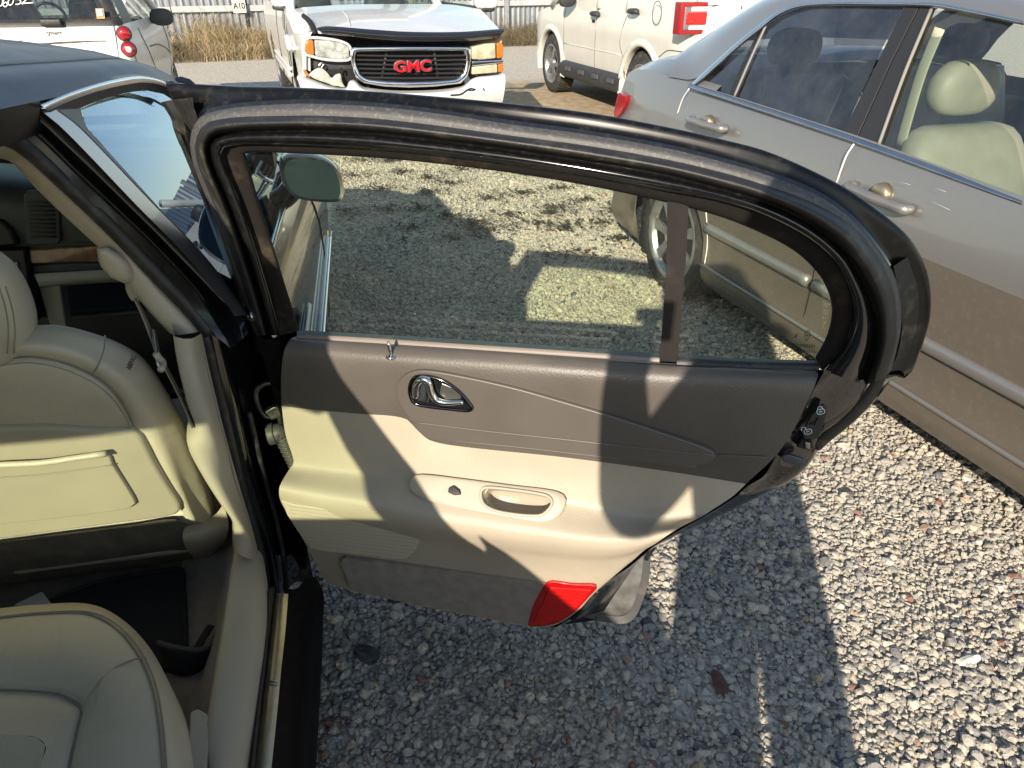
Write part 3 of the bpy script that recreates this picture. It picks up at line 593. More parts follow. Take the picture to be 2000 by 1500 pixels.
# rear shell: quarter panel, C pillar, back glass, trunk, left side
def q_x(u, z): return flank_x(1.5, z*.94)-max(0, -.9-u)**2*.1
colpanel('rear_quarter', usarch(-1.75, .38, [-.28], .35, 22), lambda u: arch(u, -.28, .35, .31, .24), lambda u: .985 if u < .1 else .985-.30*max(0, u-.1)/.28, q_x, BLK, car, 12, .004)
cp = [surf(.40, 1.335), surf(.30, 1.25), surf(.20, 1.12), surf(.14, 1.0), surf(.12, .90), surf(-.66, .93), surf(-.60, .99), surf(-.35, 1.16), surf(-.12, 1.33)]
cpf = [surf(.40, 1.335), surf(.30, 1.25), surf(.20, 1.12), surf(.14, 1.0), surf(.12, .90)]; cpb = [surf(.02, 1.352), surf(-.12, 1.26), surf(-.34, 1.13), surf(-.56, 1.0), surf(-.70, .92)]
strip('rear_pillar', [cpf, [(a+b)/2+Vector((.012, 0, 0)) for a, b in zip(cpf, cpb)], cpb], BLK, car, 14, sub=8)
cpi = [p+Vector((-.055, .02, -.01)) for p in cpb]
strip('rear_pillar_trim', [cpf, [p+Vector((-.05, -.03, 0)) for p in cpf], cpi], BEI2, car, 14)
strip('back_glass_edge', [cpb, cpi], RUBD, car, 14)
strip('rear_pillar', [mirX(cpf), mirX(cpb)], BLK, car, 14); strip('rear_pillar_trim', [mirX(cpf), mirX(cpi)], BEI2, car, 14)
strip('back_glass', [cpi, [Vector((CX, p.y-.10, p.z+.012)) for p in cpi], mirX(cpi)], G_BACK, car, 14, sub=12)
tk = [[Vector((-.26, -.66, .985)), Vector((-.27, -1.2, .985)), Vector((-.33, -1.75, .95))], [Vector((-.36, -.66, 1.01)), Vector((-.4, -1.2, 1.01)), Vector((-.45, -1.78, .98))], [Vector((CX, -.78, 1.02)), Vector((CX, -1.2, 1.025)), Vector((CX, -1.85, .99))]]
strip('trunk_lid', tk+[mirX(r) for r in tk[-2::-1]], BLK, car, 12, sub=20)
strip('rear_fascia', [[Vector((-.30, -1.75, .90)), Vector((CX, -1.86, .98)), Vector((2*CX+.30, -1.75, .90))], [Vector((-.28, -1.82, .55)), Vector((CX, -1.95, .55)), Vector((2*CX+.28, -1.82, .55))], [Vector((-.32, -1.75, .25)), Vector((CX, -1.88, .25)), Vector((2*CX+.32, -1.75, .25))]], BLK, car, 14, sub=8)
wheel(car, (-.36, -.28, .315), .315, .2, 1, 7)
lf = mirX([Vector((flank_x(1.5, z), 0, z)) for z in (.22, .3, .45, .6, .75, .85, .89)])
strip('body_flank', [[Vector((p.x, y, p.z)) for p in lf] for y in (-1.75, 0, 2, 3.4, 3.95)], BLK, car, 10)
lg = mirX([surf(.2, .9), surf(.4, 1.3), surf(1.9, 1.24), surf(2.5, .92)]); obj('side_glass', lg, [(0, 1, 2, 3)], G_FRONT, car, False)
tube('centre_pillar', mirX([surf(1.3, .88), surf(1.2, 1.1), surf(1.15, 1.31)]), .05, BLK, car, 8, 8, flat=.5)
box('door_trim', (-2.0, 1.3, .55), (.05, 2.4, .68), BEI2, car, (0, 0, 0), .01)

# ---------------------------------------------------------------- sill, jamb and lower pillar
t0 = [(339, 656), (346, 705), (366, 790), (382, 842), (369, 862), (370, 882), (400, 938), (430, 985), (455, 1022), (458, 1075)]
t1 = [(396, 648), (404, 690), (430, 800), (452, 885), (463, 920), (470, 945), (480, 980), (489, 1010), (498, 1045), (508, 1090)]
T0 = [hY(x, y, 1.18) for x, y in t0]; T1 = [hY(x, y, 1.25) for x, y in t1]
lo = strip('lower_pillar_trim', [[p+Vector((-.02, .12, 0)) for p in T0], T0, [a.lerp(b, .25)+Vector((.014, -.02, .0)) for a, b in zip(T0, T1)], [a.lerp(b, .7)+Vector((.008, -.012, .0)) for a, b in zip(T0, T1)], T1, [p+Vector((.012, .04, 0)) for p in T1]], BEI2, car, 44, sub=18)
tube('trim_edge_groove', [a.lerp(b, .87)+Vector((.004, -.0105, 0)) for a, b in zip(T0[1:], T1[1:])], .0012, LEAD, lo, 30, 5)
s0 = [(456, 1022), (458, 1075), (449, 1130), (436, 1210), (424, 1280), (411, 1360), (403, 1420), (402, 1450), (412, 1510)]
s1 = [(491, 1012), (507, 1085), (515, 1140), (517, 1200), (512, 1260), (503, 1320), (494, 1380), (484, 1440), (474, 1510)]
S0 = [gz(x, y, .405) for x, y in s0]; S1 = [gz(x, y, .385) for x, y in s1]
st = strip('sill_trim', [[p+Vector((-.01, 0, -.20)) for p in S0], [p+Vector((-.004, 0, -.02)) for p in S0], S0, [a.lerp(b, .5)+Vector((0, 0, .008)) for a, b in zip(S0, S1)], S1, [p+Vector((.006, 0, -.02)) for p in S1]], BEI2, car, 44, sub=20)
tube('trim_joint', [gz(455, 1021, .417), gz(474, 1025, .417), gz(491, 1013, .397)], .0015, LEAD, st, 10, 5)
def zl(pts, z): return [gz(x, y, z) for x, y in pts]
e1 = [(520, 1160), (519, 1220), (510, 1300), (499, 1380), (483, 1510)]; e2 = [(537, 1150), (529, 1220), (519, 1310), (510, 1390), (498, 1510)]
strip('sill_seal', [zl(e1, .372), [p+Vector((.004, 0, .012)) for p in zl([((a+c)/2, (b+d)/2) for (a, b), (c, d) in zip(e1, e2)], .37)], zl(e2, .36)], RUBD, car, 24, sub=8)
p1 = [(540, 1158), (532, 1225), (522, 1310), (512, 1395), (499, 1510)]; p2 = [(563, 1160), (558, 1225), (549, 1310), (541, 1395), (529, 1510)]
strip('scuff_plate', [zl(p1, .364), zl([((a+c)/2, (b+d)/2) for (a, b), (c, d) in zip(p1, p2)], .367), zl(p2, .364)], ALU, car, 24, sub=6)
for k in (0, 1): tube('plate_mark', [gz(523+2+1, 1329+k*6, .3685), gz(535, 1330+k*6, .3685), gz(543, 1331+k*6, .3665)], .0012, CHRS, car, 6, 5)
r1 = [(563, 1150), (558, 1225), (549, 1310), (541, 1395), (529, 1510)]; r2 = [(580, 1150), (576, 1225), (569, 1310), (562, 1395), (553, 1510)]; r3 = [(597, 1140), (596, 1225), (591, 1310), (585, 1395), (577, 1510)]; r4 = [(619, 1130), (614, 1225), (609, 1310), (603, 1395), (596, 1510)]
strip('rocker_panel', [zl(r1, .358), zl(r2, .345), [p+Vector((0, 0, .012)) for p in zl(r3, .318)], zl(r4, .285), [p+Vector((0, 0, -.09)) for p in zl(r4, .285)], [p+Vector((-.1, 0, -.1)) for p in zl(r4, .285)]], mat('rocker_black', (.004, .004, .005), .5, dirt=(DUST, .04, 60), spec=.12), car, 24, sub=22)
jA = [(398, 640), (432, 790), (462, 915), (490, 1010), (510, 1090), (522, 1165)]; jB = [(440, 660), (476, 800), (503, 915), (530, 1010), (545, 1090), (552, 1165)]; jC = [(490, 640), (532, 740), (560, 860), (585, 980), (604, 1080), (622, 1165)]
JA = [hY(x, y, 1.265) for x, y in jA]; JB = [hY(x, y, 1.32) for x, y in jB]; JC = [hY(x, y, 1.40) for x, y in jC]
jb = strip('door_jamb', [JA, [a.lerp(b, .5)+Vector((.01, -.015, 0)) for a, b in zip(JA, JB)], JB, [a.lerp(b, .35)+Vector((0, .05, 0)) for a, b in zip(JB, JC)], [p+Vector((-.01, .04, 0)) for p in JC]], BLKG, car, 30, sub=20)
tube('jamb_seal', [p+Vector((.004, -.012, 0)) for p in JA], .010, RUBD, jb, 30, 8)
tube('jamb_seal', [p+Vector((.012, -.012, 0)) for p in JB[1:]], .006, RUBD, jb, 30, 8)
hgc = [hY(x, y, 1.36) for x, y in ((500, 765), (513, 752), (534, 748), (546, 752), (550, 800), (541, 812), (522, 815), (508, 800))]
GAL = mat('greasy_hinge', (.20, .20, .17), .35, .7, var2=(.05, .045, .035), vscale=40)
tube('hinge', hgc, .006, GAL, jb, 28, 6, closed=True)
poly('hinge_leaf', [hY(x, y, 1.34) for x, y in ((516, 806), (534, 795), (548, 797), (550, 812), (530, 818))], (0, .02, 0), GAL, jb, .003)
bt = [hY(x, y, 1.34) for x, y in ((534, 848), (545, 845), (554, 855), (562, 875), (570, 893), (577, 912))]
tube('wiring_boot', bt, lambda t: (.021-.006*t)*(1 if t < .18 else .82+.18*math.sin(t*62)), mat('boot_rubber', (.055, .052, .045), .55), jb, 90, 12)
tube('wiring_boot_collar', [bt[0]+Vector((-.01, 0, .0)), bt[0]+Vector((.004, 0, .002))], .024, MATS['boot_rubber'], jb, 6, 14)

# ---------------------------------------------------------------- cabin: floor, seats, dash, belt
box('floor_carpet', (-.95, .9, .165), (1.26, 2.6, .05), CARPD, car, (0, 0, 0), .01)
sc = [[Vector((-.33, y, .385)), Vector((-.385, y, .335)), Vector((-.445, y, .215)), Vector((-.56, y, .192))] for y in lin(.3, 1.6, 9)]
V, F = grid(sc); obj('sill_carpet', V, F, CARP, car)
box('firewall', (-1.15, 2.45, .6), (1.7, .06, .8), DASHD, car, (0, 0, 0), 0)
def fs(x, y, d=0): return hY(x, y, 1.30+d, .26, .5)
def FS(pts, d=0): return [fs(x, y, d) for x, y in pts]
so = [(-260, 655), (-120, 640), (0, 640), (60, 638), (110, 637), (170, 650), (230, 672), (275, 700), (320, 760), (350, 815), (378, 880), (403, 945), (420, 1000), (430, 1030)]
sm = [(-260, 690), (-120, 672), (0, 667), (60, 661), (120, 667), (185, 690), (235, 716), (275, 752), (305, 802), (332, 862), (355, 922), (378, 985), (395, 1022)]
se = [(-260, 715), (-120, 704), (0, 700), (60, 695), (120, 705), (180, 730), (220, 760), (248, 800), (266, 845), (290, 890), (315, 930), (345, 980), (362, 1012)]
fseat = strip('front_seat', [FS(so, .12), FS(so, .05), FS(sm, .012), FS([((a+c)/2, (b+d)/2) for (a, b), (c, d) in zip(sm, se)], -.006), FS(se, .0)], LEA, car, 60, sub=20)
up = [(-260, 840), (-120, 838), (0, 833), (100, 829), (180, 834), (225, 836), (255, 836)]
se2 = se[:8]+[(258, 822)]
ins = [(-260, 775), (-120, 768), (0, 765), (60, 762), (120, 766), (180, 780), (220, 795), (240, 812), (250, 828)]
strip('seat_back_upper', [FS(se2, .003), FS([(a-3, b+14) for a, b in se2], -.010), FS(ins, -.014), FS(up, -.006)], LEA, fseat, 50, sub=18)
for d, m in ((3, .0012), (14, .0009)):
    tube('stitch_line', [fs(a-d*.25, b+d, -.0125 if d > 5 else -.004) for a, b in se2], m, LEAD, fseat, 60, 5)
tube('stitch_line', [fs(x, y, -.006) for x, y in ((205, 655), (203, 680), (193, 710), (180, 732))], .0014, LEAD, fseat, 14, 5)
sh = [(-260, 846), (-120, 844), (0, 838), (100, 836), (180, 842), (262, 844), (282, 866), (305, 910), (332, 955), (352, 985), (354, 1000), (335, 1010), (250, 1022), (100, 1042), (0, 1055), (-120, 1068), (-260, 1080)]
poly('seat_back_shell', cr(FS(sh, -.018), 60), (0, .05, .012), BEI2, fseat, .010, 4)
pk = [(-260, 925), (-120, 918), (0, 908), (80, 904), (150, 894), (207, 886), (220, 908), (262, 975), (266, 985), (255, 993), (180, 1005), (80, 1017), (0, 1025), (-120, 1035), (-260, 1045)]
poly('map_pocket', cr(FS(pk, -.027), 50), (0, .012, .003), BEI2, fseat, .004, 3)
tube('pocket_lip', [fs(x, y, -.034) for x, y in pk[:6]], .006, LEA, fseat, 24, 8)
tube('pocket_seam', [fs(x, y, -.0285) for x, y in ((-200, 952), (-120, 945), (0, 933), (80, 927), (150, 918), (220, 908))], .0013, LEAD, fseat, 24, 5)
va = [(-260, 1082), (-100, 1070), (0, 1058), (120, 1042), (250, 1026), (340, 1014), (372, 1030)]; vb = [(-260, 1170), (-100, 1158), (0, 1140), (120, 1126), (230, 1110), (330, 1096), (372, 1090)]
strip('seat_valance', [FS(va, .03), FS([((a+c)/2, (b+d)/2) for (a, b), (c, d) in zip(va, vb)], .015), FS(vb, .05), FS(vb, .12)], CARPD, fseat, 30, sub=10)
cvp = [[(362, 1028), (392, 1020), (420, 1005), (436, 985)], [(356, 1045), (388, 1045), (420, 1035), (446, 1018)], [(364, 1072), (390, 1072), (420, 1060), (444, 1045)], [(378, 1090), (395, 1090), (415, 1082), (436, 1066)]]
strip('recliner_cover', [FS(cvp[0], .03), FS(cvp[1], .0), FS(cvp[2], .005), FS(cvp[3], .05)], BEI2, fseat, 16, sub=12)
hc = fs(-112, 598, .05)
hr = rings('headrest', [((hc+Vector((0, -.02*z*0, z))), a, b, 2.6, (1, 0, 0), (0, 1, 0)) for z, a, b in ((-.108, .055, .03), (-.10, .085, .048), (-.06, .118, .062), (0, .128, .066), (.06, .118, .06), (.095, .085, .045), (.105, .05, .025))], LEA, fseat, 36, 22)
for k in (0, 1): tube('headrest_seam', [fs(x+k*13, y, -.018) for x, y in ((-2, 560), (10, 600), (16, 640), (14, 690))], .0013, LEAD, hr, 20, 5)
box('front_seat_cushion', (-.68, 1.62, .36), (.50, .5, .16), LEA, fseat, (.08, 0, 0), .05, 4)
text('airbag_lettering', 'AIRBAG', .0115, frame(fs(257, 708, -.0085), fs(265, 693)-fs(251, 724), (0.25, -1, .25)), mat('grey_print', (.10, .09, .075), .7), fseat, .0006, 0, .0004, .9)
# rear bench
bo = [(-200, 1215), (-60, 1198), (0, 1192), (70, 1185), (170, 1182), (232, 1206), (290, 1262), (330, 1332), (362, 1410), (378, 1510)]
b1 = [(-200, 1228), (-60, 1212), (0, 1206), (70, 1199), (165, 1198), (222, 1222), (268, 1275), (296, 1340), (310, 1420), (318, 1520)]
b2 = [(-200, 1352), (-60, 1350), (0, 1349), (60, 1351), (115, 1358), (152, 1376), (160, 1386), (152, 1420), (140, 1470), (130, 1530)]
bm_ = [(a+(c-a)*.5, b+(d-b)*.5) for (a, b), (c, d) in zip(b1, b2)]
b3 = [(-200, 1450), (-60, 1440), (0, 1436), (40, 1436), (70, 1440), (85, 1450), (90, 1462), (84, 1480), (76, 1505), (66, 1540)]
bench = strip('rear_bench', [[p+Vector((.0, 0, -.2)) for p in zl(bo, .40)], zl(bo, .415), zl([((a*1.0+c)/2, (b+d)/2) for (a, b), (c, d) in zip(bo, b1)], .452), zl(b1, .465), zl(bm_, .476), zl([(a+(c-a)*.93, b+(d-b)*.93) for (a, b), (c, d) in zip(b1, b2)], .462), zl(b2, .447), zl([(a+(c-a)*.12, b+(d-b)*.12) for (a, b), (c, d) in zip(b2, b3)], .458), zl(b3, .468)], LEA, car, 60, sub=34)
inn = cr(zl(b3, .468), 14); obj('seat_centre', inn+[gz(-200, 1700, .46), gz(-260, 1500, .46)], [tuple(range(16))], LEA, bench)
for dx in (0, 7): tube('piping', [gz(a+dx+2, b-dx*.35+(0 if a < 200 else 3), .4665) for a, b in b1], .0016, LEAD, bench, 50, 5)
tube('seat_seam', [gz(x, y, .4525) for x, y in b2], .0018, LEAD, bench, 40, 5)
tube('seat_seam', zl([(160, 1386), (178, 1352), (215, 1312), (255, 1290), (286, 1284)], .4745), .0016, LEAD, bench, 20, 5)
box('rear_seat_back', (-1.05, .05, .735), (1.15, .18, .60), LEA, bench, (.18, 0, 0), .05, 4)
box('parcel_shelf', (-1.15, -.35, .945), (1.5, .66, .03), CARPD, car, (0, 0, 0), .005)
box('rear_bench_side', (-.62, .42, .36), (.50, .42, .2), LEA, bench, (0, 0, 0), .03)
poly('door_sill_patch', zl([(371, 1390), (386, 1383), (402, 1392), (412, 1402), (408, 1440), (404, 1500), (380, 1520), (366, 1480)], .405), (0, 0, -.1), BEI2, car, .003)
# dash
def D(x, y, d=0): return hY(x, y, 1.95+d, 0)
dsh = strip('dashboard', [[D(-700, 270, .35), D(0, 318, .35), D(230, 345, .35), D(400, 360, .35)], [D(-700, 320, .08), D(0, 345, .08), D(230, 378, .08), D(400, 400, .08)], [D(-700, 380, .0), D(0, 385, .0), D(230, 410, .0), D(400, 420, .0)], [D(-700, 500), D(0, 486), D(230, 482), D(400, 480)]], DASH, car, 20, sub=16)
vf = [(45, 382), (52, 374), (108, 372), (116, 380), (119, 470), (112, 478), (58, 480), (50, 474)]
poly('vent_frame', [D(x, y, -.012) for x, y in vf], (0, .015, 0), DASH, dsh, .005, 3)
poly('vent_opening', [D(x, y, -.013) for x, y in ((55, 392), (104, 389), (109, 466), (61, 468))], (0, .004, 0), DASHD, dsh, .0)
for k in range(9):
    y = 397+k*8.4; a, b = D(56+k*.6, y, -.014), D(106+k*.5, y-2, -.014); tube('vent_slat', [a, b], .004, DASH, dsh, 2, 6, flat=.6)
poly('dash_panel', [D(x, y, -.008) for x, y in ((126, 394), (230, 398), (245, 472), (134, 474))], (0, .012, 0), DASH, dsh, .004, 3)
poly('wood_trim', [D(x, y, -.012) for x, y in ((55, 488), (120, 484), (250, 478), (262, 512), (150, 512), (58, 517))], (0, .02, 0), WOOD, dsh, .005, 3)
poly('dash_lower', [D(x, y, -.004) for x, y in ((58, 519), (150, 514), (262, 513), (266, 530), (66, 534))], (0, .03, 0), DASH, dsh, .004)
strip('glove_box_trim', [[D(66, 535, -.01), D(150, 530, -.01), D(300, 522, -.01)], [D(75, 556, -.02), D(150, 548, -.02), D(300, 540, -.02)], [D(80, 566, .06), D(150, 556, .06), D(300, 548, .06)]], DASHG, dsh, 12, sub=8)
poly('dash_side', [D(x, y, .02) for x, y in ((66, 535), (104, 552), (118, 560), (130, 640), (98, 640))], (0, .05, 0), DASHG, dsh, .006)
poly('instrument_panel', [D(x, y, -.02) for x, y in ((-160, 420), (0, 430), (22, 450), (34, 475), (30, 482), (0, 484), (-160, 488))], (0, .05, 0), DASHD, dsh, .01, 3)
poly('centre_stack', [D(x, y, -.03) for x, y in ((-160, 490), (48, 488), (54, 520), (66, 640), (-160, 640))], (0, .1, 0), DASHD, dsh, .006)
for x in (16, 27): poly('stack_button', [D(x, 512, -.036), D(x+7, 512, -.036), D(x+8, 527, -.036), D(x, 527, -.036)], (0, .01, 0), DASHG, dsh, .001)
box('footwell', (-.75, 2.25, .42), (.6, .3, .4), DASHD, dsh, (0, 0, 0), .02)
# seat belt
def bX(x, y, d=0): return hX(x, y, -.405+d, .25)
bl = [bX(x, y) for x, y in ((264, 582), (276, 606), (290, 640), (302, 672), (312, 700), (330, 730), (348, 765), (366, 803), (378, 835))]
sb = tube('seat_belt', bl, .017, BELT, car, 30, 8, flat=.10, up=(1, .2, .3))
rings('belt_guide', [(bX(258, 545), .012, .012, 2, (1, 0, 0), (0, 1, 0)), (bX(266, 562), .016, .018, 2.5, (1, 0, 0), (0, 1, 0)), (bX(271, 578), .013, .02, 2.5, (1, 0, 0), (0, 1, 0)), (bX(273, 583), .008, .014, 2.5, (1, 0, 0), (0, 1, 0))], BEI2, sb, 16, 8)
rings('belt_anchor', [(bX(200, 485, .01), .008, .008, 2, (1, 0, 0), (0, 1, 0)), (bX(224, 512, .01), .022, .02, 2.2, (1, 0, 0), (0, 1, 0)), (bX(240, 535, .01), .018, .02, 2.2, (1, 0, 0), (0, 1, 0)), (bX(252, 550, .01), .009, .01, 2, (1, 0, 0), (0, 1, 0))], BEI2, sb, 16, 10)
tg = [bX(x, y, .012) for x, y in ((300, 642), (306, 645), (316, 696), (319, 706), (316, 722), (312, 716), (308, 700))]
poly('belt_tongue', tg, (-.006, .004, 0), CHRS, sb, .002)
tube('tongue_grip', [bX(x, y, .014) for x, y in ((304, 690), (311, 700), (318, 706), (318, 716), (314, 722))], .006, BEI2, sb, 12, 8)
lbm = frame(bX(361, 778, .004), bX(372, 800)-bX(351, 757), (1, -.55, .4))
text('belt_label', '||| ||||', .016, lbm, mat('label_ink', (.10, .07, .045), .8), sb, .0004)
# small folded thing on the floor and the loose floor mats
def fl_(pts, z): return [gz(x, y, z) for x, y in pts]
fm = root('floor_mat', 'black carpet floor mat lying loose in the rear footwell of the black car', 'floor mat', gz(300, 1200, .2), 0, None, True)
poly('mat_sheet', fl_([(-80, 1215), (108, 1165), (200, 1135), (345, 1110), (356, 1112), (358, 1140), (362, 1262), (355, 1300), (200, 1330), (-80, 1330)], .212), (0, 0, -.012), MATB, fm, .003)
tube('mat_binding', fl_([(108, 1166), (200, 1136), (345, 1111), (356, 1114), (358, 1140), (361, 1200), (363, 1262)], .215), .006, mat('mat_edge', (.008, .009, .012), .8), fm, 40, 6)
lip0 = [(308, 1255), (330, 1262), (360, 1268), (390, 1270), (408, 1262), (420, 1245), (430, 1220)]; lip1 = [(322, 1272), (338, 1285), (360, 1292), (388, 1290), (408, 1276), (424, 1255), (433, 1226)]; lip2 = [(325, 1285), (336, 1308), (352, 1314), (376, 1312), (398, 1298), (418, 1272), (432, 1232)]
cm = strip('heel_mat', [fl_(lip0, .265), fl_(lip1, .245), fl_(lip2, .215)], MATB, None, 24, thick=.008, sub=8); tag(cm, 'curled end of a second black mat standing up beside the sill', 'floor mat')
tube('rolled_edge', fl_(lip0, .267), .006, mat('mat_edge2', (.07, .065, .06), .9), cm, 24, 8)
tube('mat_flap', fl_([(384, 1268), (396, 1247), (408, 1228), (412, 1222)], .262), .009, MATB, cm, 12, 8, flat=.4)
bk = poly('grey_booklet', fl_([(26, 1181), (80, 1155), (84, 1156), (100, 1178), (60, 1186)], .30), (0, 0, -.03), mat('grey_card', (.27, .28, .30), .7), None, .002); tag(bk, 'pale grey flat booklet lying on the floor behind the rear seat cushion', 'booklet')

# ---------------------------------------------------------------- the open rear door
DA = R(114); DD = Vector((math.sin(DA), math.cos(DA), 0)); DN = Vector((DD.y, -DD.x, 0)); HP = Vector((-.2, 1.30, 0)); LEAN = .25
def dr(x, y, n=0):
    P = hit(x, y, HP+DN*n, DN)
    if P.z > .88: P = hit(x, y, HP+DN*n+Vector((0, 0, .88)), DN-Vector((0, 0, LEAN)))
    return P
def DR(pts, n=0): return [dr(p[0], p[1], n if len(p) < 3 else p[2]) for p in pts]
L0 = [(585, 645), (555, 550), (526, 455), (502, 380), (484, 315), (480, 298), (500, 297), (560, 299), (700, 306), (820, 316), (1000, 338), (1150, 363), (1300, 395), (1400, 421), (1475, 450), (1550, 489), (1598, 534), (1614, 562), (1624, 592), (1623, 625), (1612, 662), (1592, 698)]
L1 = [(548, 655), (520, 555), (489, 455), (462, 380), (436, 318), (430, 296), (446, 284), (560, 284), (700, 290), (820, 300), (1000, 322), (1150, 345), (1300, 374), (1400, 392), (1490, 421), (1580, 468), (1634, 516), (1654, 556), (1664, 590), (1664, 630), (1646, 680), (1608, 724)]
L2 = [(524, 655), (497, 555), (464, 455), (438, 385), (412, 325), (405, 285), (428, 262), (560, 253), (700, 257), (820, 269), (1000, 292), (1150, 316), (1300, 342), (1400, 367), (1490, 393), (1580, 435), (1652, 495), (1688, 555), (1706, 595), (1714, 640), (1710, 690), (1690, 752)]
L3 = [(505, 655), (473, 555), (438, 455), (412, 385), (386, 320), (382, 272), (410, 237), (560, 226), (700, 229), (820, 241), (1000, 265), (1150, 285), (1300, 311), (1400, 334), (1490, 360), (1580, 393), (1655, 434), (1700, 480), (1735, 540), (1750, 600), (1748, 675), (1727, 738)]
L4 = [(498, 655), (464, 555), (428, 455), (402, 385), (377, 318), (372, 264), (402, 222), (560, 203), (700, 206), (820, 217), (1000, 243), (1150, 263), (1300, 289), (1400, 313), (1490, 339), (1575, 370), (1640, 408), (1690, 455), (1739, 522), (1757, 575), (1760, 640), (1742, 722)]
L5 = [(325, 164), (380, 167), (470, 171), (560, 172), (700, 178), (820, 187), (1000, 204), (1150, 222), (1300, 249), (1400, 271), (1500, 298), (1631, 357), (1700, 401), (1760, 450), (1784, 480), (1805, 522), (1815, 570), (1812, 630), (1781, 717), (1766, 729)]
n = 90
door = strip('rear_door', [DR(L4[5:], -.050), DR([(a, b-9 if a < 1450 else b-7) for a, b in L4[5:]], -.068), DR(L5, -.085), DR(L5, -.11)], BLKM, car, n, sub=12)
strip('frame_flange', [DR(L3, -.034), DR([((a+c)/2, (b+d)/2) for (a, b), (c, d) in zip(L3, L4)], -.038), DR(L4, -.050)], FLNG, door, n, sub=6)
strip('frame_lip', [DR(L4[5:], -.0495), DR([(a, b-8) for a, b in L4[5:]], -.054)], BLKG, door, n)
L23 = [((a+c)/2, (b+d)/2) for (a, b), (c, d) in zip(L2, L3)]
strip('frame_seal', [DR(L2, -.028), DR([(a*.75+c*.25, b*.75+d*.25) for (a, b), (c, d) in zip(L2, L3)], -.006), DR(L23, .0), DR([(a*.25+c*.75, b*.25+d*.75) for (a, b), (c, d) in zip(L2, L3)], -.010), DR(L3, -.034)], RUB, door, n, sub=14)
L12 = [((a*.55+c*.45), (b*.55+d*.45)) for (a, b), (c, d) in zip(L1, L2)]
strip('frame_inner', [DR(L1, -.030), DR([(a*.9+c*.1, b*.9+d*.1) for (a, b), (c, d) in zip(L1, L2)], -.012), DR(L12, -.004), DR([(a*.25+c*.75, b*.25+d*.75) for (a, b), (c, d) in zip(L1, L2)], -.012), DR([(a*.12+c*.88, b*.12+d*.88) for (a, b), (c, d) in zip(L1, L2)], -.026), DR(L2, -.028)], BLKG, door, n, sub=18)
strip('glass_run', [DR(L0, -.050), DR([(a*.85+c*.15, b*.85+d*.15) for (a, b), (c, d) in zip(L0, L1)], -.034), DR(L1, -.028)], FELT, door, n, sub=8)
# outer skin of the frame, seen from the other side and in shadow
strip('outer_frame', [DR(L5, -.11), DR([(a, b+10) for a, b in L5], -.118), DR([(480, 298)]+L0[6:], -.075)], BLK, door, n)
strip('front_edge', [DR([(325, 164), (366, 280), (405, 420), (455, 555), (490, 655)], -.11), DR([(372, 264), (380, 330), (428, 455), (464, 555), (498, 655)], -.05)], BLKM, door, 30)
# corner flap of rubber at the front top of the frame
fp0 = [(314, 200), (334, 232), (338, 250), (352, 285), (378, 330), (400, 400)]; fp1 = [(330, 196), (350, 226), (356, 248), (370, 280), (392, 325), (412, 400)]; fp2 = [(376, 190), (380, 215), (388, 235), (378, 262), (380, 320), (405, 400)]
strip('corner_flap', [DR(fp0, -.075), DR([((a+c)/2, (b+d)/2) for (a, b), (c, d) in zip(fp0, fp1)], -.058), DR(fp1, -.066), DR([((a+c)/2, (b+d)/2) for (a, b), (c, d) in zip(fp1, fp2)], -.060), DR(fp2, -.05)], RUB, door, 24, sub=14)
ff = [(338, 250), (400, 400), (445, 510), (488, 620), (500, 690)]; ff2 = [(352, 262), (412, 400), (458, 510), (500, 620), (515, 690)]
strip('front_seal', [DR(ff, -.075), DR([((a+c)/2, (b+d)/2) for (a, b), (c, d) in zip(ff, ff2)], -.055), DR(ff2, -.055)], RUBD, door, 24, sub=8)
# glass: main pane, divider and quarter pane
def pane(name, pts, m, n_=-.055):
    P = DR(pts, n_); return obj(name, P, [tuple(range(len(P)))], m, door, False)
gm = [(575, 648), (548, 550), (519, 455), (494, 375), (472, 300), (480, 290), (560, 290), (700, 297), (820, 307), (1000, 328), (1150, 352), (1325, 393), (1322, 500), (1315, 600), (1305, 695), (1000, 675), (800, 660)]
pane('window_glass', gm, G_TINT)
gq = [(1325, 393), (1400, 411), (1480, 440), (1560, 480), (1610, 525), (1634, 585), (1635, 625), (1620, 676), (1600, 708), (1450, 704), (1305, 697), (1315, 600), (1322, 500)]
qp = pane('quarter_glass', gq, G_TINT, -.056)
Mq = frame(dr(1567, 686, -.0545), dr(1600, 688, -.0545)-dr(1540, 685, -.0545), DN)
INK = mat('glass_print', (.01, .01, .01), .8)
text('glass_print', '— AS2 M32 —', .007, Mq, INK, qp, .0002); text('glass_print', 'TEMPERED', .008, Mq @ Matrix.Translation((0, .010, 0)), INK, qp, .0002)
tube('glass_emblem', [Mq @ Vector((.004*math.cos(t)+.004, .030+.009*math.sin(t), 0)) for t in lin(0, 2*math.pi, 13)[:-1]], .0005, INK, qp, 24, 4, closed=True)
tube('glass_emblem', [Mq @ Vector((.004, .019, 0)), Mq @ Vector((.004, .041, 0))], .0005, INK, qp, 2, 4); tube('glass_emblem', [Mq @ Vector((-.001, .030, 0)), Mq @ Vector((.009, .030, 0))], .0005, INK, qp, 2, 4)
DVM = mat('divider_felt', (.014, .0115, .0105), .85, bump=.3, bscale=300, dirt=((.10, .075, .06), .35, 12))
dv0 = [(1303, 392), (1302, 500), (1296, 600), (1288, 706)]; dv1 = [(1345, 404), (1340, 500), (1332, 600), (1322, 708)]
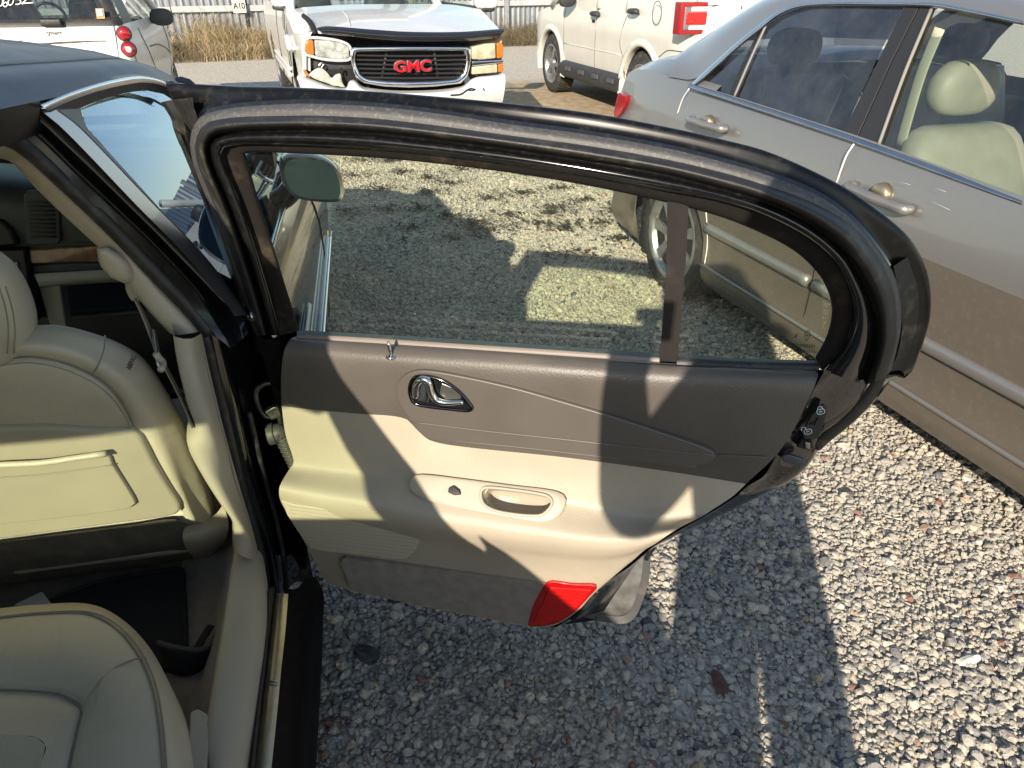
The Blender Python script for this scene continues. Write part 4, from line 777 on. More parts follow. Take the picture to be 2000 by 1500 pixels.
strip('window_divider', [DR(dv0, -.056), DR(dv0, -.036), DR([((a+c)/2, b) for (a, b), (c, d) in zip(dv0, dv1)], -.034), DR(dv1, -.036), DR(dv1, -.056)], DVM, door, 16, smooth=False)
# belt weatherstrip
w0 = [(580, 645), (700, 651), (900, 663), (1100, 676), (1288, 690)]; w1 = [(580, 652), (700, 658), (900, 671), (1100, 684), (1288, 698)]; w2 = [(578, 661), (700, 668), (900, 681), (1100, 695), (1288, 708)]
strip('glass_wiper', [DR(w0, -.052), DR(w1, -.036)], mat('green_edge_rubber', (.03, .045, .04), .5, dirt=((.2, .22, .12), .5, 30)), door, 20)
strip('belt_strip', [DR(w1, -.038), DR([(a, b+2) for a, b in w1], -.030), DR(w2, -.028)], mat('taupe_strip', (.20, .165, .145), .5), door, 20)
v0 = [(1322, 692), (1450, 700), (1592, 704)]; v1 = [(1322, 702), (1450, 709), (1600, 712)]; v2 = [(1322, 712), (1450, 719), (1600, 724)]
strip('quarter_wiper', [DR(v0, -.055), DR(v1, -.034), DR(v2, -.028)], RUBD, door, 16, sub=6)
# upper trim (taupe)
rA = [(550, 793), (620, 801), (700, 808), (790, 817), (815, 840), (840, 860), (900, 872), (1100, 893), (1300, 920), (1457, 945)]
q0 = [(576, 658), (760, 670), (1000, 686), (1300, 709), (1500, 719), (1592, 725)]; q1 = [(566, 664), (760, 677), (1000, 693), (1300, 716), (1500, 726), (1598, 731)]; q2 = [(556, 682), (760, 697), (1000, 714), (1300, 737), (1500, 747), (1590, 756)]; q25 = [(551, 708), (760, 722), (1000, 742), (1300, 772), (1490, 787), (1577, 785)]
q3 = [(549, 740), (700, 755), (900, 785), (1100, 815), (1300, 845), (1480, 862), (1552, 836)]; q35 = [(549, 770), (640, 782), (760, 800), (870, 832), (1050, 852), (1300, 888), (1470, 908), (1515, 890)]
strip('upper_trim', [DR(q0, -.040), DR(q1, -.012), DR(q2, .006), DR(q25, .011), DR(q3, .008), DR(q35, .004), DR(rA, .002)], TAU, door, 70, sub=36)
td = [(772, 765), (780, 742), (800, 728), (830, 724), (900, 735), (1000, 757), (1100, 785), (1200, 815), (1300, 848), (1370, 872), (1398, 886), (1400, 892), (1390, 903), (1350, 912), (1290, 908), (1100, 885), (950, 868), (860, 862), (838, 858), (815, 840), (795, 812), (780, 790)]
poly('handle_bezel', cr(DR(td, .0185), 90, True), -DN*.02, TAU2, door, .0035, 3)
tube('bezel_ridge', DR([(802, 824), (950, 842), (1100, 858), (1250, 875), (1396, 889)], .0185), .0022, TAU2, door, 30, 6)
tube('trim_ridge', DR([(1404, 889), (1450, 891), (1496, 893)], .007), .0020, TAU2, door, 12, 6)
tube('bezel_ridge', DR([(840, 857), (1000, 872), (1150, 889), (1300, 906), (1360, 911)], .0165), .0020, TAU2, door, 30, 6)
# handle
hp_ = [(803, 746), (813, 736), (840, 736), (868, 745), (895, 764), (915, 786), (922, 797), (916, 802), (880, 799), (830, 793), (808, 786), (800, 766)]
cup = poly('handle_cup', cr(DR(hp_, .0215), 44, True), -DN*.012, mat('cup_black', (.012, .012, .013), .25, .3), door, .002)
tube('handle_rim', DR(hp_, .0215), .0035, mat('dark_chrome', (.10, .10, .105), .12, 1), door, 60, 8, closed=True)
lv = [(812, 775), (814, 752), (824, 741), (836, 745), (842, 765), (852, 781), (872, 787), (905, 786)]
tube('door_lever', DR(lv, .030), lambda t: .0072 if t < .6 else .0072-.0085*(t-.6), CHR, door, 50, 10)
poly('lever_plate', DR([(812, 752), (822, 744), (834, 748), (840, 768), (836, 788), (815, 784)], .0262), -DN*.006, CHR, door, .003, 3)
poly('lever_back', DR([(862, 748), (885, 758), (902, 774), (898, 781), (870, 782), (858, 770)], .0236), -DN*.004, mat('cup_grey', (.20, .20, .19), .3, .8), door, .002)
# lock pin
pin = dr(764, 698, .006); lk = tube('lock_pin', [pin+Vector((0, 0, -.004)), pin+Vector((0, 0, .006)), pin+Vector((-.001, 0, .016)), pin+Vector((-.002, 0, .028)), pin+Vector((-.002, 0, .034))], lambda t: .0036 if t < .25 else (.0030 if t < .5 else (.0040 if t < .9 else .0025)), CHR, door, 24, 12)
tube('pin_ferrule', [pin+Vector((.0075*math.cos(t), .0075*math.sin(t), .0015)) for t in lin(0, 2*math.pi, 13)[:-1]], .0028, CHRS, lk, 24, 6, closed=True)
# lower trim (beige) with the armrest roll
rB = [(558, 850), (620, 858), (700, 866), (800, 875), (860, 890), (940, 905), (1100, 930), (1280, 960), (1430, 970)]
rC = [(574, 903), (640, 911), (720, 918), (830, 924), (950, 940), (1100, 964), (1200, 984), (1300, 1003), (1392, 995)]
rC2 = [(566, 915), (640, 924), (720, 932), (830, 943), (950, 960), (1100, 983), (1200, 1003), (1290, 1016), (1372, 1008)]
rD = [(547, 948), (620, 962), (700, 975), (830, 1000), (950, 1020), (1080, 1038), (1180, 1048), (1260, 1045), (1325, 1032)]
rE = [(545, 965), (620, 982), (700, 998), (830, 1023), (950, 1043), (1080, 1060), (1180, 1068), (1245, 1064), (1300, 1048)]
rE2 = [(551, 985), (620, 1003), (700, 1018), (830, 1042), (950, 1060), (1080, 1077), (1170, 1084), (1232, 1078), (1280, 1062)]
rF = [(566, 1008), (635, 1024), (720, 1038), (830, 1060), (950, 1077), (1080, 1092), (1165, 1097), (1218, 1090), (1258, 1075)]
rG = [(598, 1065), (660, 1075), (740, 1085), (830, 1096), (950, 1110), (1080, 1124), (1150, 1124), (1205, 1116), (1232, 1098)]
rH = [(638, 1138), (680, 1152), (760, 1170), (850, 1190), (940, 1206), (1030, 1223), (1080, 1222), (1132, 1190), (1167, 1146)]
ltrim = strip('lower_trim', [DR(rA, .001), DR(rB, .008), DR(rC, .018), DR(rC2, .026), DR(rD, .075), DR(rE, .082), DR(rE2, .074), DR(rF, .056), DR(rG, .040), DR(rH, .018)], BEI, door, 80, sub=60)
# armrest insert with pull pocket and window switch
ai = [(800, 945), (806, 932), (825, 927), (900, 935), (1000, 948), (1080, 958), (1103, 968), (1106, 982), (1095, 1005), (1070, 1020), (1040, 1020), (950, 1004), (860, 985), (815, 968), (803, 958)]
def armn(x, y, e=.0):                                   # point on the sloping armrest top
    a = hit(x, y, dr(950, 945, .022), (dr(950, 1030, .078)-dr(950, 945, .022)).cross(dr(1100, 965, .022)-dr(830, 925, .022))); return a+Vector((0, 0, e))-DN*0
AN = ((dr(950, 1030, .078)-dr(950, 945, .022)).cross(dr(1100, 965, .022)-dr(830, 925, .022))).normalized()
if AN.z < 0: AN = -AN
pko = [(942, 960), (950, 953), (1000, 957), (1060, 966), (1076, 973), (1079, 985), (1068, 1000), (1055, 1007), (1010, 1005), (965, 996), (945, 982)]
P0 = cr([armn(x, y)+AN*.0085 for x, y in pko], 60, True); pc = sum(P0, Vector())/60; A0 = cr([armn(x, y)+AN*.007 for x, y in ai], 60, True)
V, F = grid([[p-AN*.010 for p in A0], [p-AN*.001 for p in A0], [p.lerp(pc, .02)+AN*.0005 for p in A0], [a_.lerp(b_, .5)+AN*.0005 for a_, b_ in zip(A0, P0)], P0], True)
fixn(obj('armrest_insert', V, F, BEI2, door))
V, F = grid([P0, [pc+(p-pc)*.96-AN*.003 for p in P0], [pc+(p-pc)*.92-AN*.046 for p in P0], [pc+(p-pc)*.86-AN*.056 for p in P0]], True); F.append(tuple(180+k for k in range(60)))
fixn(obj('pull_pocket', V, F, BEI2, door))
_e1 = DD; _e2 = AN.cross(_e1).normalized(); _e1 = _e2.cross(AN); _pg = [((p-pc).dot(_e1)*.97, (p-pc).dot(_e2)*.97) for p in P0]
def _in(x, y):
    r = False
    for (x1, y1), (x2, y2) in zip(_pg, _pg[1:]+_pg[:1]):
        if (y1 > y) != (y2 > y) and x < (x2-x1)*(y-y1)/(y2-y1)+x1: r = not r
    return r
_bm = bmesh.new(); _bm.from_mesh(ltrim.data); _bm.faces.ensure_lookup_table()
bmesh.ops.delete(_bm, geom=[f for f in _bm.faces if abs((f.calc_center_median()-pc).dot(AN)) < .06 and _in((f.calc_center_median()-pc).dot(_e1), (f.calc_center_median()-pc).dot(_e2))], context='FACES'); _bm.to_mesh(ltrim.data); _bm.free()
P1 = cr([armn(x, y)+AN*.0115 for x, y in pko], 40, True); tube('pocket_rim', P1, .0030, BEI2, door, 60, 8, closed=True)
sw = [(880, 953), (889, 949), (901, 958), (903, 967), (890, 968), (878, 962)]
poly('switch_recess', [armn(x, y)+AN*.0085 for x, y in ((862, 962), (872, 954), (892, 945), (905, 956), (902, 972), (885, 978), (868, 970))], -AN*.004, BEI2, door, .0015)
poly('window_switch', [armn(x, y)+AN*.016 for x, y in sw], -AN*.009, mat('switch_black', (.012, .011, .010), .35), door, .002, 2)
# speaker grille
spk = [(549, 978), (575, 986), (650, 997), (740, 1010), (798, 1018), (815, 1027), (820, 1042), (818, 1062), (808, 1082), (792, 1092), (765, 1092), (700, 1084), (640, 1078), (606, 1072), (580, 1036), (560, 1005)]
def spkn(x, y): return .0835-(y-965)*.00030
SPK = [dr(x, y, .084-(max(0, y-985))*.00036) for x, y in spk]
spo = poly('speaker_grille', SPK, -DN*.02, mat('grille_beige', (.47, .41, .32), .55), door, .002)
V = []; F = []
for j in range(13):
    for i in range(44):
        x = 566+i*5.8+(j % 2)*2.9; y = 988+j*7.0+(x-560)*.125
        if x > 812 or (x > 795 and y < 1024) or y > 1088+(-14 if x < 700 else 0) or x < 556+max(0, (y-1000))*.72: continue
        p = dr(x, y, .0845-(max(0, y-985))*.00036); i0 = len(V)
        for a in range(4): V.append(p+(DD*math.cos(a*1.5708+.785)+Vector((0, 0, 1))*math.sin(a*1.5708+.785))*.0012)
        F.append((i0, i0+1, i0+2, i0+3))
ho = obj('grille_perforation', V, F, mat('perforation', (.10, .085, .065), .9), spo, False); ho['kind'] = 'stuff'
# carpet strip and red reflector
cpt = [(664, 1098), (672, 1091), (760, 1101), (900, 1119), (1066, 1139), (1030, 1223), (940, 1206), (850, 1190), (760, 1170), (682, 1151), (676, 1130)]
def lown(x, y): return .046-max(0, y-1095)*.00022
poly('carpet_strip', [dr(x, y, lown(x, y)+.004) for x, y in cpt], -DN*.02, CARP, door, .003)
rf = [(1068, 1139), (1120, 1142), (1166, 1146), (1150, 1168), (1125, 1195), (1100, 1213), (1080, 1221), (1055, 1225), (1030, 1223)]
ro = poly('reflector', cr([dr(x, y, lown(x, y)+.006) for x, y in rf], 40, True), -DN*.022, RED, door, .004, 3)
rc = sum([dr(x, y, lown(x, y)+.006) for x, y in rf], Vector())/len(rf)
poly('reflector_prism', [rc+(dr(x, y, lown(x, y)+.009)-rc)*.82 for x, y in rf], -DN*.004, mat('red_prism', (.52, .008, .008), .3, 0, .3, bump=1.0, bscale=700), ro, .001)
_t = MATS['red_prism'].node_tree; _b = _t.nodes['Principled BSDF']; _tc = _t.nodes.new('ShaderNodeTexCoord'); _h = None
for _r in ((.2, .9, .6), (-.5, .3, 1.9)):
    _mp = _t.nodes.new('ShaderNodeMapping'); _mp.inputs['Rotation'].default_value = _r; _t.links.new(_tc.outputs['Object'], _mp.inputs[0]); _w = _t.nodes.new('ShaderNodeTexWave'); _w.inputs['Scale'].default_value = 62; _t.links.new(_mp.outputs[0], _w.inputs['Vector'])
    _bp = _t.nodes.new('ShaderNodeBump'); _bp.inputs['Strength'].default_value = .35; _bp.inputs['Distance'].default_value = .002; _t.links.new(_w.outputs['Fac'], _bp.inputs['Height'])
    if _h: _t.links.new(_h.outputs[0], _bp.inputs['Normal'])
    _h = _bp
_t.links.new(_h.outputs[0], _b.inputs['Normal'])
# steel shell behind the card: rear shut face, lower corner, outer skin
cardE = [(1612, 722), (1590, 760), (1566, 812), (1520, 882), (1492, 930), (1459, 950), (1440, 968), (1385, 1003), (1290, 1058), (1228, 1108), (1168, 1150), (1130, 1196), (1085, 1226)]
shE = [(1692, 750), (1668, 790), (1628, 830), (1592, 858), (1578, 905), (1540, 942), (1495, 962), (1400, 1010), (1325, 1043), (1270, 1070), (1215, 1120), (1170, 1180), (1110, 1215)]
ouE = [(1768, 730), (1742, 740), (1712, 780), (1662, 828), (1610, 866), (1583, 888), (1550, 935), (1450, 985), (1390, 1013), (1330, 1041), (1287, 1062), (1268, 1090), (1250, 1170)]
ss = strip('shut_face', [DR(cardE, -.002), DR([(a*.8+c*.2, b*.8+d*.2) for (a, b), (c, d) in zip(cardE, shE)], -.012), DR(shE, -.040), DR([(a*.5+c*.5, b*.5+d*.5) for (a, b), (c, d) in zip(shE, ouE)], -.075), DR(ouE, -.105)], BLKG, door, 60, sub=20)
dirtC = mat('dusty_cavity', (.010, .0095, .009), .6, dirt=((.20, .17, .13), .45, 40), bump=.6, bscale=60, bdist=.004)
strip('shut_cavity', [DR([(1690, 650), (1682, 690), (1662, 740), (1632, 790), (1600, 850)], -.030), DR([(1700, 650), (1705, 690), (1690, 735), (1655, 785), (1618, 832)], -.045)], dirtC, door, 20)
strip('outer_cavity', [DR([(1745, 520), (1757, 575), (1762, 640), (1750, 700), (1735, 726)], -.052), DR([(1775, 500), (1795, 560), (1796, 620), (1780, 680), (1762, 722)], -.08)], dirtC, door, 20, sub=4)
# rubber roll down the rear edge
tube('edge_seal', DR([(1712, 640), (1720, 690), (1712, 735), (1690, 775), (1655, 812), (1612, 848), (1590, 868)], -.062), .015, RUB, door, 36, 10)
# child-lock plate, latch and latch cover
lp = [(1572, 858), (1566, 845), (1585, 812), (1600, 796), (1608, 790), (1615, 796), (1614, 812), (1606, 838), (1598, 856), (1590, 858)]
plt = poly('child_lock_plate', DR(lp, -.004), -DN*.006, mat('plate_black', (.016, .016, .017), .5), door, .0012)
ICON = mat('icon_white', (.62, .68, .72), .5)
for (x, y), op in (((1603, 804), 0), ((1578, 843), 1)):
    p = dr(x, y, -.0025); ux = (DD*.9+Vector((0, 0, .35))).normalized(); uz = (Vector((0, 0, 1))-ux*ux.z).normalized()
    tube('lock_icon', [p+ux*a+uz*b for a, b in ((-.005, -.004), (.005, -.004), (.005, .004), (-.005, .004))], .0007, ICON, plt, 20, 4, closed=True)
    tube('lock_icon', [p+ux*(a-(.006 if op else 0))+uz*b for a, b in ((-.0035, .004), (-.0035, .008), (0, .0105), (.0035, .008), (.0035, .004))], .0007, ICON, plt, 14, 4)
    tube('lock_icon', [p+ux*a+uz*b for a, b in ((-.002, -.002), (-.001, .002), (.002, -.001))], .0008, ICON, plt, 6, 4)
tube('lock_icon', [dr(x, y, -.0025) for x, y in ((1582, 830), (1588, 826), (1590, 832), (1594, 822), (1599, 816))], .0013, DARK, plt, 14, 5)
lat = poly('latch', DR([(1566, 860), (1586, 862), (1588, 876), (1580, 880), (1556, 874)], -.010), -DN*.02, DARK, door, .002)
poly('latch_claw', DR([(1572, 864), (1583, 866), (1583, 878), (1573, 876)], -.006), -DN*.006, mat('latch_steel', (.30, .31, .32), .3, 1), lat, .001)
poly('latch_bumper', cr(DR([(1528, 892), (1540, 889), (1562, 895), (1573, 903), (1568, 910), (1545, 907), (1530, 901)], -.004), 24, True), -DN*.008, mat('bumper_blue_black', (.045, .047, .06), .3, 0, .3), door, .002, 3)
# bare metal lower corner of the outer skin
lc = [(1128, 1198), (1165, 1150), (1215, 1110), (1270, 1066), (1272, 1082), (1266, 1130), (1250, 1180), (1240, 1203), (1228, 1214), (1205, 1219), (1165, 1212), (1130, 1204)]
cs = poly('lower_corner', DR(lc, -.075), -DN*.03, STEEL, door, .003)
strip('corner_lip', [DR([(1271, 1066), (1268, 1130), (1252, 1182), (1240, 1206), (1220, 1218), (1165, 1213)], -.068), DR([(1258, 1078), (1252, 1130), (1238, 1178), (1228, 1196), (1212, 1204), (1168, 1199)], -.073)], mat('lip_grey', (.10, .10, .098), .5, .3, dirt=((.3, .27, .22), .5, 25)), door, 30)
tube('corner_seal', DR([(1168, 1152), (1140, 1188), (1118, 1208)], -.004), .006, RUBD, door, 16, 8)
tube('corner_seal', DR([(1276, 1062), (1272, 1072), (1262, 1092)], -.07), .005, RUBD, door, 10, 8)
# outer skin so that the door is a closed body
ok = [(500, 655), (560, 650), (800, 665), (1300, 705), (1600, 722), (1766, 729)]+ouE[1:]+[(1238, 1205), (1160, 1212), (1085, 1222), (850, 1188), (660, 1145), (600, 1060), (545, 850)]
obj('outer_skin', DR(ok, -.115), [tuple(range(len(ok)))], BLK, door, False)
obj('inner_skin', DR([(500, 660), (575, 668), (1000, 694), (1600, 730)]+cardE[1:]+[(850, 1180), (680, 1140), (620, 1060), (560, 850)], -.02), [tuple(range(4+len(cardE)-1+4))], BLKM, door, False)
strip('front_shut_face', [DR([(500, 655), (545, 800), (575, 905), (610, 1060), (660, 1145)], -.115), DR([(556, 662), (553, 793), (576, 905), (600, 1065), (640, 1138)], -.004)], BLKM, door, 20)
tube('front_seal_lower', DR([(540, 670), (541, 760), (549, 830), (565, 900)], -.03), .006, RUBD, door, 24, 8)

# ================================================================ the silver sedan on the right
_s = gz(1718, 779, .22); SC = Car((_s.x, _s.y, 0), R(-7.7))
sed = root('silver_sedan', 'dusty silver sedan with chrome window trim parked on the right behind the open door', 'car', SC.o, -SC.az)
LIPC = mat('seam_edge', (.70, .69, .66), .5)
belt = [(-1.3, .93), (-.24, .964), (.385, 1.0), (1.0, 1.02), (1.45, 1.032), (1.9, 1.045), (2.1, 1.03), (2.2, 1.0)]
def sp(z): return lerp([(.16, .07), (.20, .03), (.24, .004), (.30, -.004), (.315, .010), (.40, .006), (.55, -.010), (.70, -.024), (.735, -.026), (.80, -.016), (.90, .008), (.97, .032), (1.05, .07)], z)
def sxf(u, z): return sp(z)+max(0, u-1.6)**2*.13+max(0, -1.9-u)**2*.3
us = usarch(-2.5, 2.2, [1.50, -1.24], .35, 40)
sl_ = colpanel('lower_side', us, lambda u: max(arch(u, 1.5, .35, .315, .18), arch(u, -1.24, .35, .315, .18)), lambda u: .735, sxf, SILVD, sed, 14)
su_ = colpanel('upper_side', lin(-2.5, 2.2, 44), lambda u: .735, lambda u: lerp(belt, u) if u > -1.3 else .93-(-1.3-u)*.1, sxf, SILV, sed, 10)
colpanel('body_side', us, lambda u: max(arch(u, 1.5, .35, .315, .18), arch(u, -1.24, .35, .315, .18)), lambda u: lerp(belt, u) if u > -1.3 else .93-(-1.3-u)*.1, lambda u, z: 1.80-sxf(u, z), SILV, sed, 10)
for c_ in (1.5, -1.24):
    wheel(sed, (.14, c_, .312), .312, .20, -1, 7, .68, .22)
    wheel(sed, (1.66, c_, .312), .312, .20, 1, 7, .68, .22)
    box('wheel_well', (.32, c_, .42), (.5, .74, .56), DARK, sed, (0, 0, 0), 0)
# rear end and deck
xr = sxf(2.12, .8)
strip('rear_fascia', [[Vector((sxf(2.2, z), 2.2, z)), Vector((sxf(2.2, z)+.10, 2.27, z)), Vector((.9, 2.38, z)), Vector((1.7-sxf(2.2, z), 2.27, z)), Vector((1.8-sxf(2.2, z), 2.2, z))] for z in (.22, .45, .62, .8, .92, 1.0)], SILV, sed, 24, sub=16)
dk0 = [Vector((sxf(u, lerp(belt, u)), u, lerp(belt, u))) for u in (1.3, 1.55, 1.8, 2.05, 2.2)]; dk1 = [Vector((p.x+.10, p.y+(.05 if p.y > 2.1 else 0), p.z+(.07 if p.y < 1.95 else (.05 if p.y < 2.1 else .02)))) for p in dk0]; dkc = [Vector((.9, p.y+.10, p.z+.085)) for p in dk0]
strip('rear_deck', [dk0, dk1, dkc, [Vector((1.8-p.x, p.y, p.z)) for p in dk1], [Vector((1.8-p.x, p.y, p.z)) for p in dk0]], SILV, sed, 16, sub=20)
tl = [(1204, 192), (1208, 180), (1222, 188), (1221, 205), (1213, 222), (1199, 236), (1198, 220)]
poly('tail_lamp', [SC.px(x, y, X=.0) for x, y in tl], (.09, .03, 0), REDL, sed, .006, 2)
# glasshouse
def sw_(x, y, d=0): return SC.px(x, y, X=.045+d, k=-.45, z0=.99)
def SW(pts, d=0): return [sw_(x, y, d) for x, y in pts]
def gpane(nm, pts, m, par): P = SW(pts, .012); return obj(nm, P, [tuple(range(len(P)))], m, par, False)
gpane('rear_door_glass', [(1436, 189), (1466, 118), (1502, 39), (1525, 24), (1550, 15), (1610, 11), (1766, 12), (1720, 100), (1646, 262)], G_DARK, sed)
gpane('quarter_glass', [(1366, 166), (1420, 108), (1490, 47), (1462, 118), (1432, 187)], G_DARK, sed)
fu = [sw_(x, y, .012) for x, y in ((1716, 283), (1770, 140), (1820, 20), (1870, 24), (2000, 52))]; kx = lambda z: .057+.45*(z-.99)
fg = fu+[Vector((kx(1.30), -.35, 1.30)), Vector((kx(1.18), -.65, 1.18)), Vector((kx(.97), -1.05, .97)), Vector((kx(.95), -.3, .95))]
obj('front_door_glass', fg, [tuple(range(len(fg)))], G_CLR, sed, False)
poly('centre_pillar', SW([(1646, 260), (1700, 150), (1766, 12), (1796, 10), (1740, 120), (1672, 270)], .004), (.02, 0, 0), mat('pillar_black', (.022, .020, .019), .4, 0, .1), sed, .001)
poly('centre_pillar', SW([(1675, 270), (1742, 122), (1798, 11), (1818, 18), (1768, 140), (1714, 284)], .004), (.02, 0, 0), MATS['pillar_black'], sed, .001)
tube('pillar_edge', SW([(1716, 283), (1768, 140), (1819, 18)], .0), .006, mat('grey_rubber', (.20, .19, .17), .6), sed, 16, 6)
tube('pane_divider', SW([(1434, 188), (1464, 118), (1500, 40)], .0), .008, MATS['grey_rubber'], sed, 16, 6, flat=.5)
poly('divider_seal', SW([(1424, 184), (1452, 118), (1488, 48), (1496, 42), (1460, 118), (1434, 188)], .006), (.01, 0, 0), RUBD, sed, .0)
ch_t = [(1342, 172), (1362, 152), (1430, 90), (1478, 51), (1515, 24), (1555, 8), (1610, 3), (1700, 3), (1795, 4), (1840, 7), (2000, 40)]
ch_b = [(1356, 170), (1372, 158), (1438, 98), (1485, 60), (1520, 33), (1557, 17), (1612, 11), (1700, 11), (1795, 13), (1840, 17), (2000, 50)]
ct = strip('window_trim', [SW(ch_t, -.006), SW([((a+c)/2, (b+d)/2) for (a, b), (c, d) in zip(ch_t, ch_b)], -.014), SW(ch_b, -.004)], CHRS, sed, 60, sub=6)
bt_ = [(1347, 164), (1450, 197), (1560, 232), (1668, 268), (1780, 308), (1900, 352), (2000, 388)]; bb_ = [(1345, 172), (1450, 206), (1560, 243), (1668, 281), (1780, 323), (1900, 368), (2000, 405)]
BT = [SC.px(x, y, X=.034) for x, y in bt_]; BB = [SC.px(x, y, X=.030) for x, y in bb_]
strip('belt_trim', [BT, [(a+b)/2+Vector((-.012, 0, .0)) for a, b in zip(BT, BB)], BB], CHRS, sed, 40, sub=8)
strip('belt_seal', [SW([(a, b-2) for a, b in bt_], .004), BT], RUBD, sed, 30)
tr = SW(ch_t, .0); tr2 = [tr[-1]+Vector((.06, -.55, -.06)), tr[-1]+Vector((-.04, -1.0, -.28))]
edge = tr[4:]+tr2
r1 = [p+Vector((.13, .02, .045)) for p in edge]; rc_ = [Vector((.9, p.y+.04, p.z+.09)) for p in edge]
strip('roof', [edge, [p+Vector((.03, 0, .022)) for p in edge], r1, rc_, [Vector((1.8-p.x, p.y, p.z)) for p in r1], [Vector((1.8-p.x, p.y, p.z)) for p in edge]], SILV, sed, 40, sub=24)
cps = [(1322, 107), (1345, 92), (1380, 69), (1411, 48), (1450, 22), (1492, -2), (1540, -18)]
CPS = [SC.px(x, y, X=.16, k=-.45, z0=1.0) for x, y in cps]; CPE = SW(ch_t[0:7], -.002); CPE[0] = Vector((.05, 1.70, 1.04))
strip('rear_pillar', [CPE, [(a+b)/2+Vector((-.018, 0, .004)) for a, b in zip(CPE, CPS)], CPS, [p+Vector((.05, .01, .0)) for p in CPS]], SILV, sed, 30, sub=10)
strip('back_glass', [[p+Vector((.05, .01, .0)) for p in CPS[1:]], [Vector((.9, p.y+.10, p.z+.02)) for p in CPS[1:]], [Vector((1.8-p.x-.05, p.y, p.z)) for p in CPS[1:]]], G_DARK, sed, 16, sub=10)
strip('rear_pillar', [[Vector((1.8-p.x, p.y, p.z)) for p in CPE], [Vector((1.8-p.x, p.y, p.z)) for p in CPS]], SILV, sed, 12)
obj('side_glass', [Vector((1.8-p.x, p.y, p.z)) for p in fg], [tuple(range(len(fg)))], G_CLR, sed, False)
wsn = [tr2[0], tr2[1]]; obj('windscreen', [tr2[0]+Vector((.02, 0, .02)), tr2[1]+Vector((0, -.1, -.05)), Vector((1.8-tr2[1].x, tr2[1].y-.1, tr2[1].z-.05)), Vector((1.8-tr2[0].x, tr2[0].y, tr2[0].z+.02))], [(0, 1, 2, 3)], G_CLR, sed, False)
hd_ = [[Vector((.06, -1.25, .93)), Vector((.1, -1.9, .86)), Vector((.2, -2.45, .72))], [Vector((.9, -1.35, 1.0)), Vector((.9, -1.9, .93)), Vector((.9, -2.62, .76))], [Vector((1.74, -1.25, .93)), Vector((1.7, -1.9, .86)), Vector((1.6, -2.45, .72))]]
strip('hood', hd_, SILV, sed, 16, sub=14)
strip('front_fascia', [[Vector((.14, -2.45, z)), Vector((.9, -2.68, z)), Vector((1.66, -2.45, z))] for z in (.76, .5, .22)], SILV, sed, 14, sub=6)
# seams, handles, mouldings
for pts in ([(1668, 281), (1654, 302), (1643, 330), (1634, 358), (1627, 400), (1625, 470)], [(1346, 173), (1334, 192), (1324, 220), (1319, 246), (1318, 290)]):
    tube('door_seam', [SC.px(x, y, X=-.002 if y > 300 else .012) for x, y in pts], .0032, LIPC, su_, 24, 5)
tube('door_seam', [Vector((sxf(u, z)-.001, u, z)) for u, z in ((.40, .735), (.415, .6), (.425, .47), (.44, .33), (.45, .24))], .0022, DARK, sl_, 20, 5)
tube('door_seam', [Vector((sxf(u, z)-.001, u, z)) for u, z in ((1.30, .735), (1.20, .68), (1.15, .55), (1.125, .40), (1.11, .30))], .003, LIPC, sl_, 20, 5)
GOLD = mat('worn_cup_metal', (.40, .32, .22), .35, .8)
for (x0, y0, x1, y1, cx_, cy_, rad) in ((1655, 364, 1765, 410, 1721, 378, .036), (1345, 234, 1407, 252, 1383, 238, .030)):
    a = SC.px(x0, y0, X=-.035); b = SC.px(x1, y1, X=-.038); m_ = (a+b)/2+Vector((-.016, 0, .002))
    hd2 = tube('door_handle', [a+Vector((.03, .0, 0)), a, a.lerp(m_, .6), m_, b.lerp(m_, .5), b, b+Vector((.03, 0, 0))], .0145, SILV, sed, 40, 12, flat=1.15)
    c_ = SC.px(cx_, cy_, X=-.005)
    rings('handle_cup', [(c_+Vector((d, 0, 0)), rad*s_, rad*.9*s_, 2, (0, 1, 0), (0, 0, 1)) for d, s_ in ((.012, 1.05), (-.008, 1.0), (-.016, .85), (-.02, .4))], GOLD, hd2, 24)
for u0, u1 in ((-1.0, .40), (.435, 1.125)):
    tube('side_moulding', [Vector((sxf(u, .478)-.008, u, lerp([(-1, .485), (1.13, .480)], u))) for u in lin(u0, u1, 8)], .019, SILV, sed, 20, 10, flat=1.25)
tube('sill_ridge', [Vector((sxf(u, .305)-.004, u, .30)) for u in lin(-.88, 1.14, 8)], .009, SILV, sl_, 20, 8)
SCR = mat('paint_scratch', (.55, .53, .50), .6)
for a, b in (((1750, 353), (1778, 361)), ((1822, 365), (1848, 375)), ((1812, 390), (1855, 410))):
    tube('scratch', [SC.px(*a, X=-.012), SC.px(*b, X=-.012)], .00045, SCR, su_, 3, 4)
# cabin of the sedan
box('cabin_floor', (.9, .5, .42), (1.5, 3.0, .1), DARK, sed, (0, 0, 0), 0)
box('door_trim', (1.68, .2, .70), (.08, 2.3, .5), DASH, sed, (0, 0, 0), .02)
box('cabin_shelf', (.9, 1.62, .96), (1.45, .5, .04), DASH, sed, (0, 0, 0), .01)
fh = SC.px(1868, 168, X=.42); FSL = mat('sedan_leather', (.36, .335, .27), .5, bump=.25, bscale=120, var=.12, vscale=9, bdist=.003)  # leather colour lowered to stand for the roof's shadow on the seat
fsl = rings('front_seat', [(fh+Vector((0, -.02+dy, dz)), a, b, 3, (1, 0, 0), (0, 1, 0)) for dz, a, b, dy in ((-.75, .25, .09, -.25), (-.5, .27, .09, -.17), (-.25, .26, .085, -.10), (-.14, .22, .07, -.06), (-.115, .16, .05, -.05))], FSL, sed, 32, 18)
